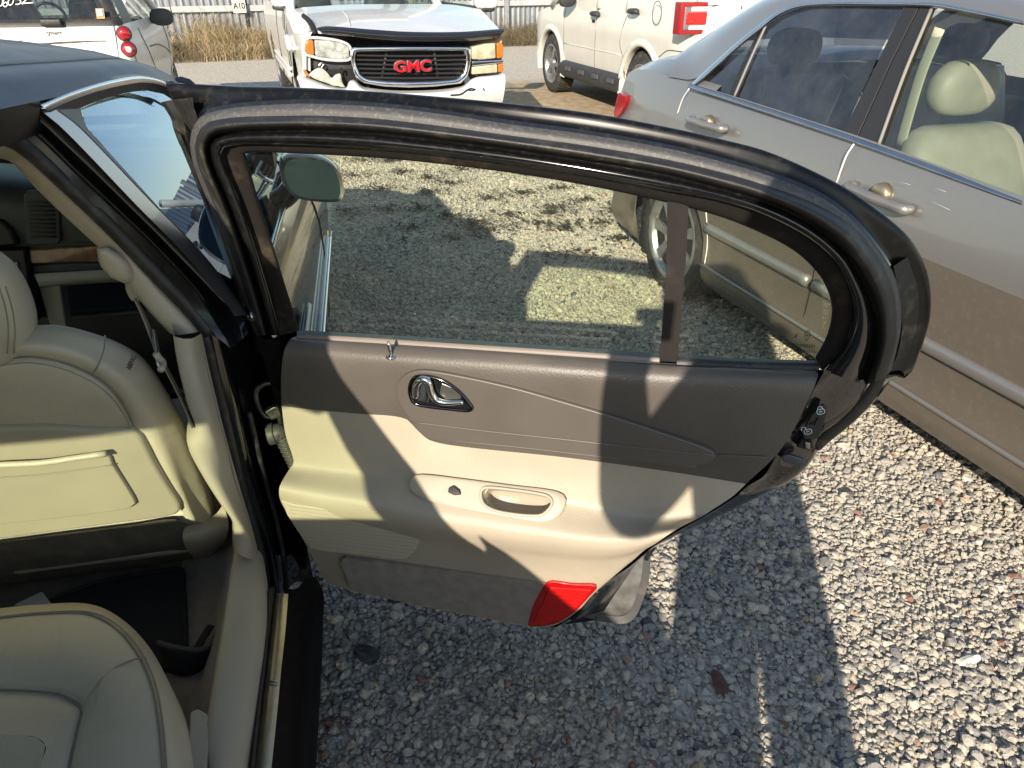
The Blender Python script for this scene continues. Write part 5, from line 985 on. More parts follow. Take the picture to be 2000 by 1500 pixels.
rings('headrest', [(fh+Vector((0, -.03, dz)), a, b, 2.5, (1, 0, 0), (0, 1, 0)) for dz, a, b in ((-.085, .06, .035), (-.075, .10, .05), (-.03, .135, .062), (.03, .13, .06), (.075, .085, .045), (.085, .04, .02))], FSL, fsl, 28, 14)
tube('headrest_seam', [SC.px(x, y, X=.40) for x, y in ((1866, 117), (1848, 165), (1815, 206))], .003, LEAD, fsl, 12, 5)
box('front_seat_cushion', (fh.x, fh.y-.52, .52), (.5, .5, .18), FSL, fsl, (0, 0, 0), .05, 3)
rh = SC.px(1553, 90, X=.42); RSL = mat('sedan_rear_leather', (.22, .21, .19), .6)
rsl = rings('rear_seat', [(Vector((.9, rh.y-.05+dy, rh.z+dz)), .66, .08, 4, (1, 0, 0), (0, 1, 0)) for dz, dy in ((-.6, -.2), (-.3, -.1), (-.12, -.03), (-.105, -.02))], RSL, sed, 40, 10)
for xx in (rh.x, 1.8-rh.x): rings('headrest', [(Vector((xx, rh.y, rh.z+dz)), a, .05, 2.5, (1, 0, 0), (0, 1, 0)) for dz, a in ((-.075, .06), (-.06, .115), (0, .135), (.05, .11), (.07, .04))], mat('sedan_dark_cloth', (.03, .032, .035), .8), rsl, 24, 10)
tube('belt_strap', [SC.px(x, y, X=.20) for x, y in ((1835, 55), (1800, 140), (1770, 240), (1758, 285))], .022, mat('sedan_belt', (.42, .40, .30), .8), fsl, 16, 8, flat=.15, up=(1, 0, 0))

# ================================================================ the white pickup facing us
_g = gz(787, 172, .6); GC = Car((_g.x, _g.y, 0), R(-9))
gmc = root('white_pickup_truck', 'white pickup truck with a crushed headlight corner, chrome grille and red letters', 'truck', GC.o, -GC.az)
def gp(x, y, Y=0): return GC.px(x, y, Y=Y)
def GP(pts, Y=0): return [gp(p[0], p[1], Y if len(p) < 3 else p[2]) for p in pts]
hood0 = GP([(620, 57), (700, 66), (790, 70), (880, 68), (978, 61)], .06); hood1 = GP([(606, 40), (690, 40), (790, 42), (885, 42), (965, 46)], .45); hood2 = GP([(598, 26), (685, 22), (790, 22), (880, 23), (950, 30)], .85); hood3 = GP([(594, 14), (680, 9), (790, 8), (880, 9), (938, 18)], 1.35)
strip('hood', [[p+Vector((0, -.02, -.03)) for p in hood0], hood0, hood1, hood2, hood3], WHITE, gmc, 40, sub=20)
tube('hood_crease', [p+Vector((0, 0, .003)) for p in GP([(683, 50, .25), (680, 35, .55), (668, 22, .9)], 0)], .006, WHITED, gmc, 12, 6)
strip('hood_deflector', [GP([(617, 54), (640, 51), (720, 57), (800, 62), (900, 62), (984, 56)], .02), GP([(622, 60), (640, 58), (720, 66), (800, 71), (900, 70), (984, 62)], -.03), GP([(640, 67), (660, 69), (720, 76), (800, 81), (900, 80), (972, 73)], .0), GP([(650, 72), (670, 73), (720, 79), (800, 83), (900, 82), (968, 77)], .06)], BUG, gmc, 40, sub=14)
go_ = [(683, 91), (740, 90), (800, 90), (860, 90), (920, 91), (921, 114), (914, 148), (900, 163), (850, 169), (800, 171), (750, 169), (708, 162), (691, 148), (683, 114)]
gi_ = [(695, 102), (745, 101), (800, 100), (856, 100), (908, 100), (908, 126), (902, 146), (888, 154), (845, 157), (800, 158), (760, 157), (722, 154), (706, 147), (695, 124)]
def ring2(pts, Y, n=60): 
    P = GP(pts, Y); out = []
    for i in range(len(P)): out += [P[i].lerp(P[(i+1) % len(P)], t) for t in (.04, .5, .96)]
    return cr(out, n, True)
V, F = grid([ring2(go_, .03), ring2([(a*.6+c*.4, b*.6+d*.4) for (a, b), (c, d) in zip(go_, gi_)], -.03), ring2(gi_, .02), ring2(gi_, .09)], True)
gr_ = obj('grille_surround', V, F, CHR, gmc)
obj('grille_back', GP(gi_, .10), [tuple(range(len(gi_)))], DARK, gr_, False)
for k in range(6):
    y = 106+k*8.6; ins_ = 0 if k < 3 else (k-2)*4; strip('grille_bar', [GP([(696+ins_, y), (800, y+1.5), (907-ins_, y)], .055), GP([(696+ins_, y+2), (800, y+3.5), (907-ins_, y+2)], .03), GP([(696+ins_, y+5), (800, y+6.5), (907-ins_, y+5)], .055)], mat('grille_black', (.02, .02, .022), .35), gr_, 16)
for x, dx in ((755, -9), (848, 7)): tube('grille_brace', GP([(x, 102), (x+dx, 152)], .075), .012, DPLA, gr_, 3, 6)
Mg = GC.px(806, 130, Y=-.02); Mt = Matrix.Translation(Mg) @ Matrix.Rotation(math.pi/2, 4, 'X')
hgt_ = (gp(806, 120).z-gp(806, 141).z); wid_ = (gp(844, 130).x-gp(768, 130).x)
for nm, m_, of, dz in (('grille_letters_edge', CHR, .010, 0), ('grille_letters', mat('letter_red', (.52, .01, .02), .25, 0, .6), .002, .010)):
    o_ = text(nm, 'GMC', hgt_/.70, Matrix.Identity(4), m_, gr_, .008, .0, of)
    xs = [v.co.x for v in o_.data.vertices]; s_ = wid_/(max(xs)-min(xs)) if nm.endswith('edge') else s_
    o_.data.transform(Mt @ Matrix.Translation((0, 0, dz)) @ Matrix.Diagonal((s_, 1, 1, 1)))
# lamps
def lamp(nm, pts, m_, Y=.02, d=.08, par=None): return poly(nm, GP(pts, Y), (0, d, 0), m_, par or gmc, .012, 3)
hl = lamp('headlight', [(614, 78), (640, 79), (670, 85), (682, 92), (683, 112), (676, 116), (640, 115), (616, 109)], LENS)
lamp('turn_signal', [(595, 88), (599, 79), (608, 78), (612.5, 79), (614.5, 108), (608, 108), (596, 102)], AMB, .02, .08, hl)
tube('headlight_rim', GP([(594, 88), (600, 75), (640, 76), (672, 83), (684, 92), (685, 114), (676, 118), (640, 117), (612, 111), (595, 104)], .03), .012, WHL, hl, 50, 6, closed=True)
h2 = lamp('headlight', [(922, 92), (945, 86), (968, 84), (969, 114), (940, 117), (922, 116)], LENSY)
lamp('turn_signal', [(970.5, 84), (980, 83), (984, 90), (983, 113), (971, 115)], AMB, .03, .08, h2)
lamp('lamp_chrome', [(922, 119), (984, 116), (985, 123), (922, 130)], CHR, .03, .06, h2)
lamp('fog_lamp', [(922, 131), (972, 125), (972, 142), (922, 146)], LENSY, .03, .06, h2); lamp('side_signal', [(974, 125), (984, 123), (983, 140), (974, 142)], AMB, .035, .06, h2)
# crushed corner: cavity, bracket, dangling lamp shell, torn bumper
box('lamp_cavity', gp(645, 135, .22), (.42, .24, .30), DARK, gmc, (0, 0, 0), 0)
strip('radiator_support', [GP([(600, 116), (640, 119), (684, 118)], .10), GP([(600, 126), (640, 128), (686, 128)], .09), GP([(604, 140), (650, 142), (690, 140)], .11)], DPLA, gmc, 12)
poly('lamp_bracket', GP([(596, 107), (606, 111), (607, 140), (597, 136)], .05), (0, .02, 0), WHITED, gmc, .003)
strip('broken_lamp_shell', [GP([(606, 142), (618, 134), (628, 133), (640, 143), (648, 152), (655, 146), (664, 144), (668, 158)], .02), GP([(604, 146), (618, 146), (632, 150), (642, 156), (650, 158), (658, 156), (664, 158), (670, 164)], -.02), GP([(606, 150), (620, 156), (635, 161), (645, 165), (652, 168), (660, 168), (668, 170), (674, 170)], .01)], mat('lamp_shell', (.46, .45, .38), .5, var=.25, vscale=30), gmc, 30)
tube('broken_amber', GP([(594, 136), (598, 143), (606, 149)], .0), .012, AMB, gmc, 10, 6)
tube('wire', GP([(622, 130), (628, 122), (632, 126), (627, 133)], .04), .006, CHRS, gmc, 14, 5); tube('wire', GP([(664, 148), (663, 136), (668, 133), (669, 142)], .04), .008, DARK, gmc, 14, 5)
bu0 = [(583, 142), (592, 146), (606, 152), (625, 160), (650, 168), (676, 170), (682, 158), (692, 156), (712, 170), (800, 177), (900, 169), (925, 152), (960, 147), (986, 144)]
bu1 = [(580, 152), (592, 158), (606, 163), (625, 170), (650, 176), (676, 178), (690, 172), (700, 174), (720, 180), (800, 184), (900, 180), (930, 170), (960, 166), (987, 160)]
bu2 = [(586, 168), (596, 172), (612, 178), (632, 184), (655, 188), (678, 190), (692, 192), (705, 193), (725, 194), (800, 196), (895, 195), (930, 192), (958, 190), (984, 186)]
bu3 = [(590, 200), (600, 205), (615, 208), (635, 212), (655, 215), (678, 217), (692, 218), (705, 219), (725, 220), (800, 222), (895, 221), (930, 220), (955, 218), (978, 214)]
bmp = strip('front_bumper', [GP(bu0, .06), GP([(a, b+3) for a, b in bu0], .0), GP(bu1, -.06), GP(bu2, -.05), GP(bu3, .02)], WHITE, gmc, 70, sub=24)
tube('bumper_crack', GP([(880, 186), (900, 184), (912, 176), (920, 173), (928, 175)], -.065), .007, DARK, bmp, 16, 5); tube('bumper_crack', GP([(914, 176), (922, 177), (929, 174)], -.066), .005, DARK, bmp, 8, 5); tube('bumper_crack', GP([(944, 172), (946, 177)], -.066), .006, DARK, bmp, 4, 5)
box('lower_valance', Vector((0, .15, .36)), (1.6, .12, .2), DPLA, gmc, (0, 0, 0), .03)
# body sides, cab
lx = gp(591, 100, .25).x; 
f0 = GP([(594, 66), (592, 90), (592, 118), (590, 142), (592, 160)], .06); f1 = [Vector((lx-.03, .45, z)) for z in (1.02, .92, .78, .62, .5)]; f2 = [Vector((lx-.02, 1.0, z)) for z in (1.10, .98, .86, .84, .86)]; f3 = [Vector((lx-.01, 1.55, z)) for z in (1.14, 1.0, .82, .64, .5)]
fn = strip('front_fender', [GP([(610, 62), (600, 85), (598, 118), (598, 142), (598, 160)], .02), f0, f1, f2, f3], WHITE, gmc, 24, sub=24)
tube('fender_dent', [Vector((lx-.035, .5, .9)), Vector((lx-.05, .8, .86)), Vector((lx-.04, 1.2, .95))], .03, WHITE, fn, 12, 8, flat=.5)
strip('fender_top', [hood0[:1]+[hood1[0], hood2[0], hood3[0]], [f0[0], f1[0], f2[0], f3[0]]], WHITE, fn, 16)
tube('hood_gap', [p+Vector((-.004, -.01, .012)) for p in GP([(594, 34, .55), (603, 42, .35), (610, 52, .2), (614, 62, .08), (617, 70, .06)], 0)], .022, DARK, fn, 16, 6)
W2 = -lx
def gside(s):
    X = s*W2
    us_ = usarch(1.5, 5.1, [4.2], .42, 30)
    a = colpanel('body_side', us_, lambda u: arch(u, 4.2, .42, .40, .42), lambda u: 1.16, lambda u, z: X+s*(-.10*max(0, z-.95)+.02-.10*max(0, .7-z)), WHITED if s < 0 else WHITE, gmc, 10)
    for q in (.62, .56): tube('door_moulding', [Vector((X+s*.025, u, q)) for u in (1.6, 2.8, 3.7)], .022, WHITED, a, 10, 6)
    for u in (1.62, 2.72): tube('door_seam', [Vector((X+s*.018, u, z)) for z in (.45, .7, .95)]+[Vector((X+s*.0, u, 1.15))], .007, DARK, a, 8, 5)
    if s > 0: strip('front_fender', [[Vector((gp(984, 80).x, .06, z)) for z in (1.0, .85, .6)], [Vector((X, .5, z)) for z in (1.06, .85, .55)], [Vector((X, 1.0, z)) for z in (1.1, .98, .86)], [Vector((X, 1.52, z)) for z in (1.14, .85, .45)]], WHITE, gmc, 16, sub=12)
    tube('cab_pillar', [Vector((s*(W2-.04), 1.42, 1.14)), Vector((s*(W2-.16), 1.95, 1.62)), Vector((s*(W2-.18), 2.1, 1.70))], .045, WHITE, gmc, 8, 8)
    for u in (2.72, 3.5): tube('cab_pillar', [Vector((s*(W2-.03), u, 1.14)), Vector((s*(W2-.18), u, 1.70))], .045, WHITE, gmc, 4, 8)
    obj('side_window', [Vector((s*(W2-.03), 1.5, 1.15)), Vector((s*(W2-.03), 3.5, 1.15)), Vector((s*(W2-.17), 3.5, 1.68)), Vector((s*(W2-.17), 2.05, 1.68))], [(0, 1, 2, 3)], G_CLR, gmc, False)
    wheel(gmc, (s*(W2-.13), 1.0, .38), .38, .24, s, 6); wheel(gmc, (s*(W2-.13), 4.2, .38), .38, .24, s, 6)
gside(-1); gside(1)
box('cab_roof', (0, 2.75, 1.74), (2*W2-.34, 1.55, .07), WHITE, gmc, (0, 0, 0), .03, 3)
box('cargo_bed', (0, 4.4, .85), (2*W2-.1, 1.5, .5), WHITE, gmc, (0, 0, 0), .02)
box('engine_bay', (0, .85, .72), (2*W2-.34, 1.2, .5), DARK, gmc, (0, 0, 0), 0)
box('cab_floor', (0, 2.5, .6), (2*W2-.15, 2.0, .1), DARK, gmc, (0, 0, 0), 0)
obj('windscreen', [hood3[0]+Vector((.03, .04, .0)), hood3[4]+Vector((-.03, .04, 0)), Vector((W2-.2, 2.05, 1.70)), Vector((-W2+.2, 2.05, 1.70))], [(0, 1, 2, 3)], G_CLR, gmc, False)
box('cowl', Vector(((hood3[0].x+hood3[4].x)/2, 1.50, 1.06)), (1.5, .30, .05), DPLA, gmc, (0, 0, 0), .01)
for x0 in (-.45, .25): tube('wiper', [Vector((x0, 1.42, 1.155)), Vector((x0+.3, 1.40, 1.15)), Vector((x0+.55, 1.40, 1.135))], .012, DARK, gmc, 8, 6)
box('dashboard', Vector((0, 1.75, 1.02)), (1.6, .3, .2), mat('truck_dash', (.20, .21, .20), .7), gmc, (0, 0, 0), .05)
for x in (-.42, .42): rings('cab_seat', [(Vector((x, 2.65, z)), a, .1, 3, (1, 0, 0), (0, 1, 0)) for z, a in ((.7, .26), (1.1, .25), (1.3, .18), (1.34, .1))], DASH, gmc, 20, 8)
for s, pts in ((-1, (556, 2)), (1, (948, 6))):
    c_ = GC.px(*pts, Y=1.72); mr_ = rings('door_mirror', [(c_+Vector((0, d, .06)), a, b, 4, (1, 0, 0), (0, 0, 1)) for d, a, b in ((-.06, .08, .07), (-.05, .125, .115), (.03, .13, .12), (.06, .12, .11))], WHITE, gmc, 24, 8)
    rings('mirror_base', [(c_+Vector((0, d, -.055)), a, .03, 3, (1, 0, 0), (0, 0, 1)) for d, a in ((-.055, .09), (.04, .125), (.06, .12))], DPLA, mr_, 20)
    tube('mirror_arm', [c_+Vector((-s*.1, .0, -.06)), Vector((s*(W2-.05), 1.75, 1.18))], .035, DPLA, mr_, 4, 8)

# ================================================================ the cream sport utility vehicle
EC = Car((2.95, 7.9, 0), R(-8)); 
suv = root('white_sport_utility_vehicle', 'cream white sport utility vehicle with dark sill cladding and a red tail lamp', 'car', EC.o, -EC.az)
def exf(u, z): return lerp([(.34, .05), (.42, .01), (.55, 0), (.9, -.005), (1.08, .03), (1.3, .07)], z)+max(0, u-2.9)**2*.5+max(0, -.62-u)**2*.8
def elo(u): return max(arch(u, 0, .41, .37, .40), arch(u, 2.58, .41, .37, .40))
eus = usarch(-.92, 3.35, [0, 2.58], .41, 40)
def ehi(u): return 1.27-.06*max(0, u) if u < 2.2 else 1.138-.16*(u-2.2)
eside = colpanel('body_side', eus, elo, ehi, exf, CREAM, suv, 14)
colpanel('body_side', eus, elo, ehi, lambda u, z: 1.78-exf(u, z), CREAM, suv, 8)
for c_ in (0, 2.58):
    fl0 = [Vector((exf(c_+q*.41, .5)-.002, c_+.41*math.cos(t), .37+.41*math.sin(t))) for t, q in ((a, math.cos(a)) for a in lin(-.25, math.pi+.25, 15))]
    fl1 = [Vector((p.x-.028, c_+(p.y-c_)*1.04, .37+(p.z-.37)*1.04)) for p in fl0]; fl2 = [Vector((p.x+.004, c_+(p.y-c_)*1.26, .37+(p.z-.37)*1.26)) for p in fl0]
    strip('arch_flare', [[p+Vector((.06, 0, 0)) for p in fl0], fl0, fl1, fl2], CREAM, eside, 30, sub=10)
    box('wheel_well', (.36, c_, .5), (.5, .84, .6), DARK, suv, (0, 0, 0), 0)
    for xx, s_ in ((.13, -1), (1.65, 1)): wheel(suv, (xx, c_, .365), .365, .24, s_, 5, .64, .2)
RUST = mat('rust', (.30, .13, .04), .9, var=.4, vscale=40)
for u, z, r_ in ((-.37, .62, .035), (-.41, .60, .025), (.36, .50, .02), (.375, .62, .015)):
    rings('rust_patch', [(Vector((exf(u, z)-.003-k*.001, u, z)), r_*s_, r_*.8*s_, 2, (0, 1, 0), (0, 0, 1)) for k, s_ in ((0, 1), (1, .5))], RUST, eside, 9)
clad = strip('sill_cladding', [[Vector((x, u, z)) for u in lin(.40, 2.19, 8)] for x, z in ((.02, .47), (-.02, .44), (-.03, .36), (-.015, .27), (.10, .24))], DPLA, suv, 30, sub=10)
for k in range(4):
    u = .62+k*.42; a = box('step_pad', (-.034, u, .375), (.02, .16, .05), mat('pad_grey', (.07, .072, .075), .6), clad, (0, .15, 0), .004)
for u in (1.15, 2.12): tube('door_seam', [Vector((exf(u, z)-.001, u+(.0 if z < .9 else .02), z)) for z in lin(.44, 1.1, 6)], .0035, mat('seam_grey', (.10, .10, .09), .9), eside, 8, 5)  # plain dark grey for panel joints and creases
tube('door_seam', [Vector((exf(.36, z)-.001, u, z)) for u, z in ((.36, .44), (.38, .6), (.5, .78), (.46, .95), (.40, 1.1))], .0035, MATS['seam_grey'], eside, 16, 5)
tube('body_crease', [Vector((exf(u, .68)-.001, u, .66)) for u in lin(.45, 2.1, 5)], .006, CREAM, eside, 10, 6)
tube('bumper_seam', [Vector((exf(u, z)-.002, u, z)) for u, z in ((-.40, .72), (-.55, .79), (-.75, .80), (-.86, .80))], .005, MATS['seam_grey'], eside, 10, 5)
for px_ in ((1162, 27), (1237, 22)):
    p = EC.px(*px_, X=-.02); rings('door_handle', [(p+Vector((d, 0, 0)), a, b, 2.6, (0, 1, 0), (0, 0, 1)) for d, a, b in ((.02, .10, .03), (-.02, .10, .028), (-.035, .08, .018))], DPLA, suv, 20, 6)
p = EC.px(1159, 41, X=-.004); box('key_pad', p, (.01, .07, .03), DARK, suv, (0, 0, 0), .003)
p = EC.px(1283, 25, X=-.002); tube('fuel_door', [p+Vector((0, .09*math.cos(t), .105*math.sin(t))) for t in lin(0, 2*math.pi, 15)[:-1]], .004, MATS['seam_grey'], eside, 40, 5, closed=True)
# rear face
ry = -.92; xr_ = exf(ry, .9)
rear = strip('rear_face', [[Vector((exf(-.90, z), -.90, z)), Vector((.30, -1.0, z)), Vector((.89, -1.03, z)), Vector((1.48, -1.0, z)), Vector((1.78-exf(-.90, z), -.90, z))] for z in (.40, .62, .79, .80, 1.0, 1.32)], CREAM, suv, 24, sub=16)
def ep(x, y, d=0): return EC.px(x, y, Y=-.93+d)
zt, zb = ep(1345, 4).z, ep(1345, 68).z; x0_, x1_ = ep(1329, 30).x, ep(1382, 30).x
def tl_(nm, xs, zs, m_, d, par):
    xa, xb = xs; za, zb_ = zs; w_ = x1_-x0_; h_ = zt-zb
    pt = [Vector((x0_+w_*x, -.93-d, zb+h_*z)) for x, z in ((xa, za), (xb, za), (xb, zb_), (xa, zb_))]
    return poly(nm, pt, (0, .12, 0), m_, par, .012, 3)
tlp = tl_('tail_lamp', (0, 1), (0, 1), REDL, 0, suv)
tl_('lamp_reflector', (.14, .97), (.14, .86), mat('lamp_silver', (.28, .25, .27), .25, .6), .008, tlp); tl_('lamp_clear', (.36, .97), (.70, .86), WHL, .014, tlp); tl_('lamp_clear', (.33, .97), (.14, .29), WHL, .014, tlp); tl_('stop_lens', (.20, .97), (.31, .69), mat('stop_red', (.62, .01, .01), .1, 0, .9, bump=.8, bscale=60, bdist=.01), .016, tlp)
bd = ep(1410, 50, -.035); box('badge', bd, (.20, .015, .055), mat('badge_grey', (.10, .12, .14), .3, .5), suv, (0, 0, 0), .003); text('badge_letters', 'LIMITED', .05, Matrix.Translation(bd+Vector((0, -.010, 0))) @ Matrix.Rotation(math.pi/2, 4, 'X'), CHRS, suv, .001, 0, 0, .75)
tube('hatch_seam', [ep(1443, 0, -.05), ep(1444, 12, -.05), ep(1445, 40, -.05)], .005, MATS['seam_grey'], rear, 8, 5); tube('hatch_crease', [ep(1383, 11, -.045), ep(1420, 9, -.05), ep(1443, 7, -.055)], .005, MATS['seam_grey'], rear, 8, 5); box('hatch_recess', ep(1470, 14, -.08), (.28, .02, .05), DARK, rear, (0, 0, 0), .01)
strip('roof', [[Vector((.10, u, 1.62)) for u in (-.80, .8, 2.0)], [Vector((.89, u, 1.70)) for u in (-.82, .8, 1.9)], [Vector((1.68, u, 1.62)) for u in (-.80, .8, 2.0)]], CREAM, suv, 12, sub=10)
for s_ in (0, 1):
    X = (lambda x: x) if s_ == 0 else (lambda x: 1.78-x)
    obj('side_window', [Vector((X(.05), -.7, 1.29)), Vector((X(.05), 2.35, 1.14)), Vector((X(.14), 1.85, 1.60)), Vector((X(.14), -.7, 1.60))], [(0, 1, 2, 3)], G_DARK, suv, False)
    for a, b in (((-.85, 1.2), (-.75, 1.62)), ((.40, 1.1), (.35, 1.62)), ((1.15, 1.1), (1.1, 1.62)), ((2.6, 1.06), (1.95, 1.62))): tube('pillar', [Vector((X(.035), a[0], a[1])), Vector((X(.12), b[0], b[1]))], .05, CREAM, suv, 4, 8)
strip('hood', [[Vector((.06, 2.3, 1.09)), Vector((.10, 2.9, 1.02)), Vector((.25, 3.35, .88))], [Vector((.89, 2.3, 1.14)), Vector((.89, 2.9, 1.08)), Vector((.89, 3.5, .93))], [Vector((1.72, 2.3, 1.09)), Vector((1.68, 2.9, 1.02)), Vector((1.53, 3.35, .88))]], CREAM, suv, 12, sub=10)
strip('front_fascia', [[Vector((exf(3.35, .7), 3.35, z)), Vector((.89, 3.55, z)), Vector((1.78-exf(3.35, .7), 3.35, z))] for z in (.95, .6, .35)], CREAM, suv, 10, sub=6)
p = EC.px(1108, -2, X=-.09); rings('door_mirror', [(p+Vector((0, d, .0)), a, b, 3, (1, 0, 0), (0, 0, 1)) for d, a, b in ((-.05, .10, .08), (.02, .11, .09), (.07, .06, .05))], DPLA, suv, 20, 6)
box('underbody', (.89, 1.3, .42), (1.5, 3.6, .16), DARK, suv, (0, 0, 0), 0)

# ================================================================ the small white city car
TC = Car((-2.03, 7.75, 0), R(-4))
smt = root('white_city_car', 'tiny white two seat car with round red tail lamps and a scraped tailgate', 'car', TC.o, -TC.az)
def tp(x, y, d=0): return TC.px(x, y, Y=0+d)
WD = 1.56
def rx(z): return lerp([(.3, -.04), (.6, .0), (.8, .0), (1.0, -.03), (1.3, -.12), (1.5, -.2)], z)
def txf(u, z): return rx(z)+.02*math.sin(min(1, max(0, u/2.4))*3.14)-max(0, u-2.1)**2*.5
tus = usarch(.0, 2.5, [.42, 2.22], .33, 30)
tside = colpanel('body_side', tus, lambda u: max(arch(u, .42, .33, .29, .28), arch(u, 2.22, .33, .29, .28)), lambda u: 1.06-max(0, u-1.7)*.16, txf, WHITED, smt, 12)
colpanel('body_side', tus, lambda u: max(arch(u, .42, .33, .29, .28), arch(u, 2.22, .33, .29, .28)), lambda u: 1.02-max(0, u-1.7)*.12, lambda u, z: -WD-txf(u, z), WHITE, smt, 6)
for c_ in (.42, 2.22):
    for xx, s_ in ((-.12, 1), (-WD+.12, -1)): wheel(smt, (xx, c_, .29), .29, .17, s_, 6, .64, .2)
    box('wheel_well', (-.3, c_, .4), (.4, .66, .45), DARK, smt, (0, 0, 0), 0)
def rrow(z, b):
    e = rx(z)-.10; return [Vector((e+.10, .03, z)), Vector((e+.075, -b*.35, z)), Vector((e, -b*.76, z)), Vector((-.45, -b*.95, z)), Vector((-.78, -b, z)), Vector((-WD+.45, -b*.95, z)), Vector((-WD-e, -b*.76, z)), Vector((-WD-e-.075, -b*.35, z)), Vector((-WD-e-.10, .03, z))]
tg_ = strip('tailgate', [rrow(z, b) for z, b in ((.30, .06), (.45, .10), (.62, .12), (.84, .10), (1.05, .03))], WHITE, smt, 40, sub=20)
rg0 = [tp(x, y, .0) for x, y in ((-140, 60), (0, 53), (100, 49), (222, 45))]
bz = rg0[3].z
strip('rear_shelf_band', [rrow(1.048, .033), rrow(bz+.03, .02), rrow(bz+.05, .03)], RUBD, smt, 30)
rgt = [Vector((-.30, .22, 1.45)), Vector((-.78, .18, 1.47)), Vector((-WD+.30, .22, 1.45))]; rgb = [Vector((-.16, .0, bz+.02)), Vector((-.78, -.04, bz+.02)), Vector((-WD+.16, .0, bz+.02))]
rgl = strip('rear_glass', [rgb, rgt], glass('hatch_glass', (.42, .50, .48), 1.0, .06), smt, 14)
for s_ in (0, 1):
    f_ = (lambda v: v) if s_ == 0 else (lambda v: Vector((-WD-v.x, v.y, v.z)))
    strip('rear_pillar', [[f_(Vector((txf(0, z)*1-.0+rx(z)*.2, .02+(z-1)*.5, z))) for z in (.97, 1.1, 1.3, 1.48)], [f_(Vector((-.10-(z-.97)*.30, -.0+(z-1)*.45, z))) for z in (.97, 1.1, 1.3, 1.48)], [f_(Vector((-.17-(z-.97)*.30, .01+(z-1)*.45, z))) for z in (.97, 1.1, 1.3, 1.48)]], RUBD, smt, 12)
    strip('side_pillar', [[f_(Vector((rx(z), .02+(z-1)*.5, z))) for z in (.97, 1.1, 1.3, 1.48)], [f_(Vector((rx(z)+.01, .42+(z-1)*.2, z))) for z in (.97, 1.1, 1.3, 1.48)]], RUBD if s_ == 0 else WHITE, smt, 12)
    obj('side_glass', [f_(Vector((rx(1.02)-.005, .46, 1.02))), f_(Vector((rx(1.0)-.005, 2.1, 1.0))), f_(Vector((rx(1.4)-.01, 1.45, 1.42))), f_(Vector((rx(1.4)-.01, .55, 1.42)))], [(0, 1, 2, 3)], G_CLR, smt, False)
    tube('front_pillar', [f_(Vector((rx(1.0), 2.12, 1.0))), f_(Vector((rx(1.4), 1.45, 1.45)))], .04, WHITE, smt, 4, 8)
box('roof', (-WD/2, .85, 1.50), (1.16, 1.35, .05), DPLA, smt, (0, 0, 0), .02)
strip('hood', [[Vector((-.05, 2.1, .98)), Vector((-.15, 2.5, .75))], [Vector((-WD/2, 2.1, 1.03)), Vector((-WD/2, 2.62, .78))], [Vector((-WD+.05, 2.1, .98)), Vector((-WD+.15, 2.5, .75))]], WHITE, smt, 8, sub=8)
obj('windscreen', [Vector((-.08, 2.1, 1.0)), Vector((-WD+.08, 2.1, 1.0)), Vector((-WD+.22, 1.45, 1.46)), Vector((-.22, 1.45, 1.46))], [(0, 1, 2, 3)], G_CLR, smt, False)
strip('front_fascia', [[Vector((-.1, 2.5, z)), Vector((-WD/2, 2.64, z)), Vector((-WD+.1, 2.5, z))] for z in (.78, .5, .25)], WHITE, smt, 8)
def bow(x, z=.7): b = lerp([(.30, .06), (.45, .10), (.62, .12), (.84, .10), (1.05, .03)], z); t = abs(x+WD/2); return -b*(1-.24*(min(t, .68)/.68)**2) if t < .69 else -b*(.76-(t-.69)*5)
for (px_, m_, r_) in (((244, 65), REDL, .055), ((254, 95), REDL, .058)):
    p = tp(*px_, .0); p = Vector((p.x, bow(p.x, p.z)-.010, p.z)); nx = Vector((.985, .17, 0)) 
    o_ = rings('tail_lamp', [(p+Vector((.17, -.985, 0))*d, r_*s_, r_*s_, 2, nx, (0, 0, 1)) for d, s_ in ((-.03, 1.08), (.0, 1.06), (.012, .98), (.03, .75), (.036, .3))], m_, smt, 32)
    if px_[1] > 80: rings('lamp_centre', [(p+Vector((.17, -.985, 0))*d, r_*s_, r_*s_, 2, nx, (0, 0, 1)) for d, s_ in ((.028, .48), (.042, .45), (.048, .2))], WHL, o_, 24)
    tube('lamp_ring', [p+Vector((.17, -.985, 0))*.004+nx*(r_*1.06*math.cos(t))+Vector((0, 0, r_*1.06*math.sin(t))) for t in lin(0, 2*math.pi, 15)[:-1]], .006, RUBD, o_, 40, 6, closed=True)
def tg(x, y, e=.004): p = tp(x, y); return Vector((p.x, bow(p.x, p.z)-e, p.z))
GREY = mat('gap_grey', (.14, .14, .13), .8)
tube('gate_seam', [tg(x, y) for x, y in ((222, 48), (226, 62), (231, 85), (236, 112), (238, 150))], .004, GREY, tg_, 16, 5)
tube('gate_scrape', [tg(x, y, .006) for x, y in ((50, 85), (80, 84.5), (110, 83), (150, 81), (180, 79.5), (210, 79))], lambda t: .012*math.sin(min(1, t*1.6)*math.pi*.5)*(1-t*.75)+.002, mat('scrape', (.10, .08, .055), .9, var=.5, vscale=30), tg_, 24, 6)
tube('gate_dent', [tg(x, y, .0) for x, y in ((35, 78), (70, 72), (100, 68))], .018, WHITE, tg_, 12, 8, flat=.5)
c_ = tg(108, 63, .010); text('badge', 'smart', .055, Matrix.Translation(c_) @ Matrix.Rotation(math.pi/2, 4, 'X'), mat('badge_silver', (.20, .20, .20), .4, .4), smt, .003, 0, 0, 1.0)
def tgl(x, y): return hitl(x, y)
gn = (rgt[1]-rgb[1]).cross(Vector((1, 0, 0))).normalized()
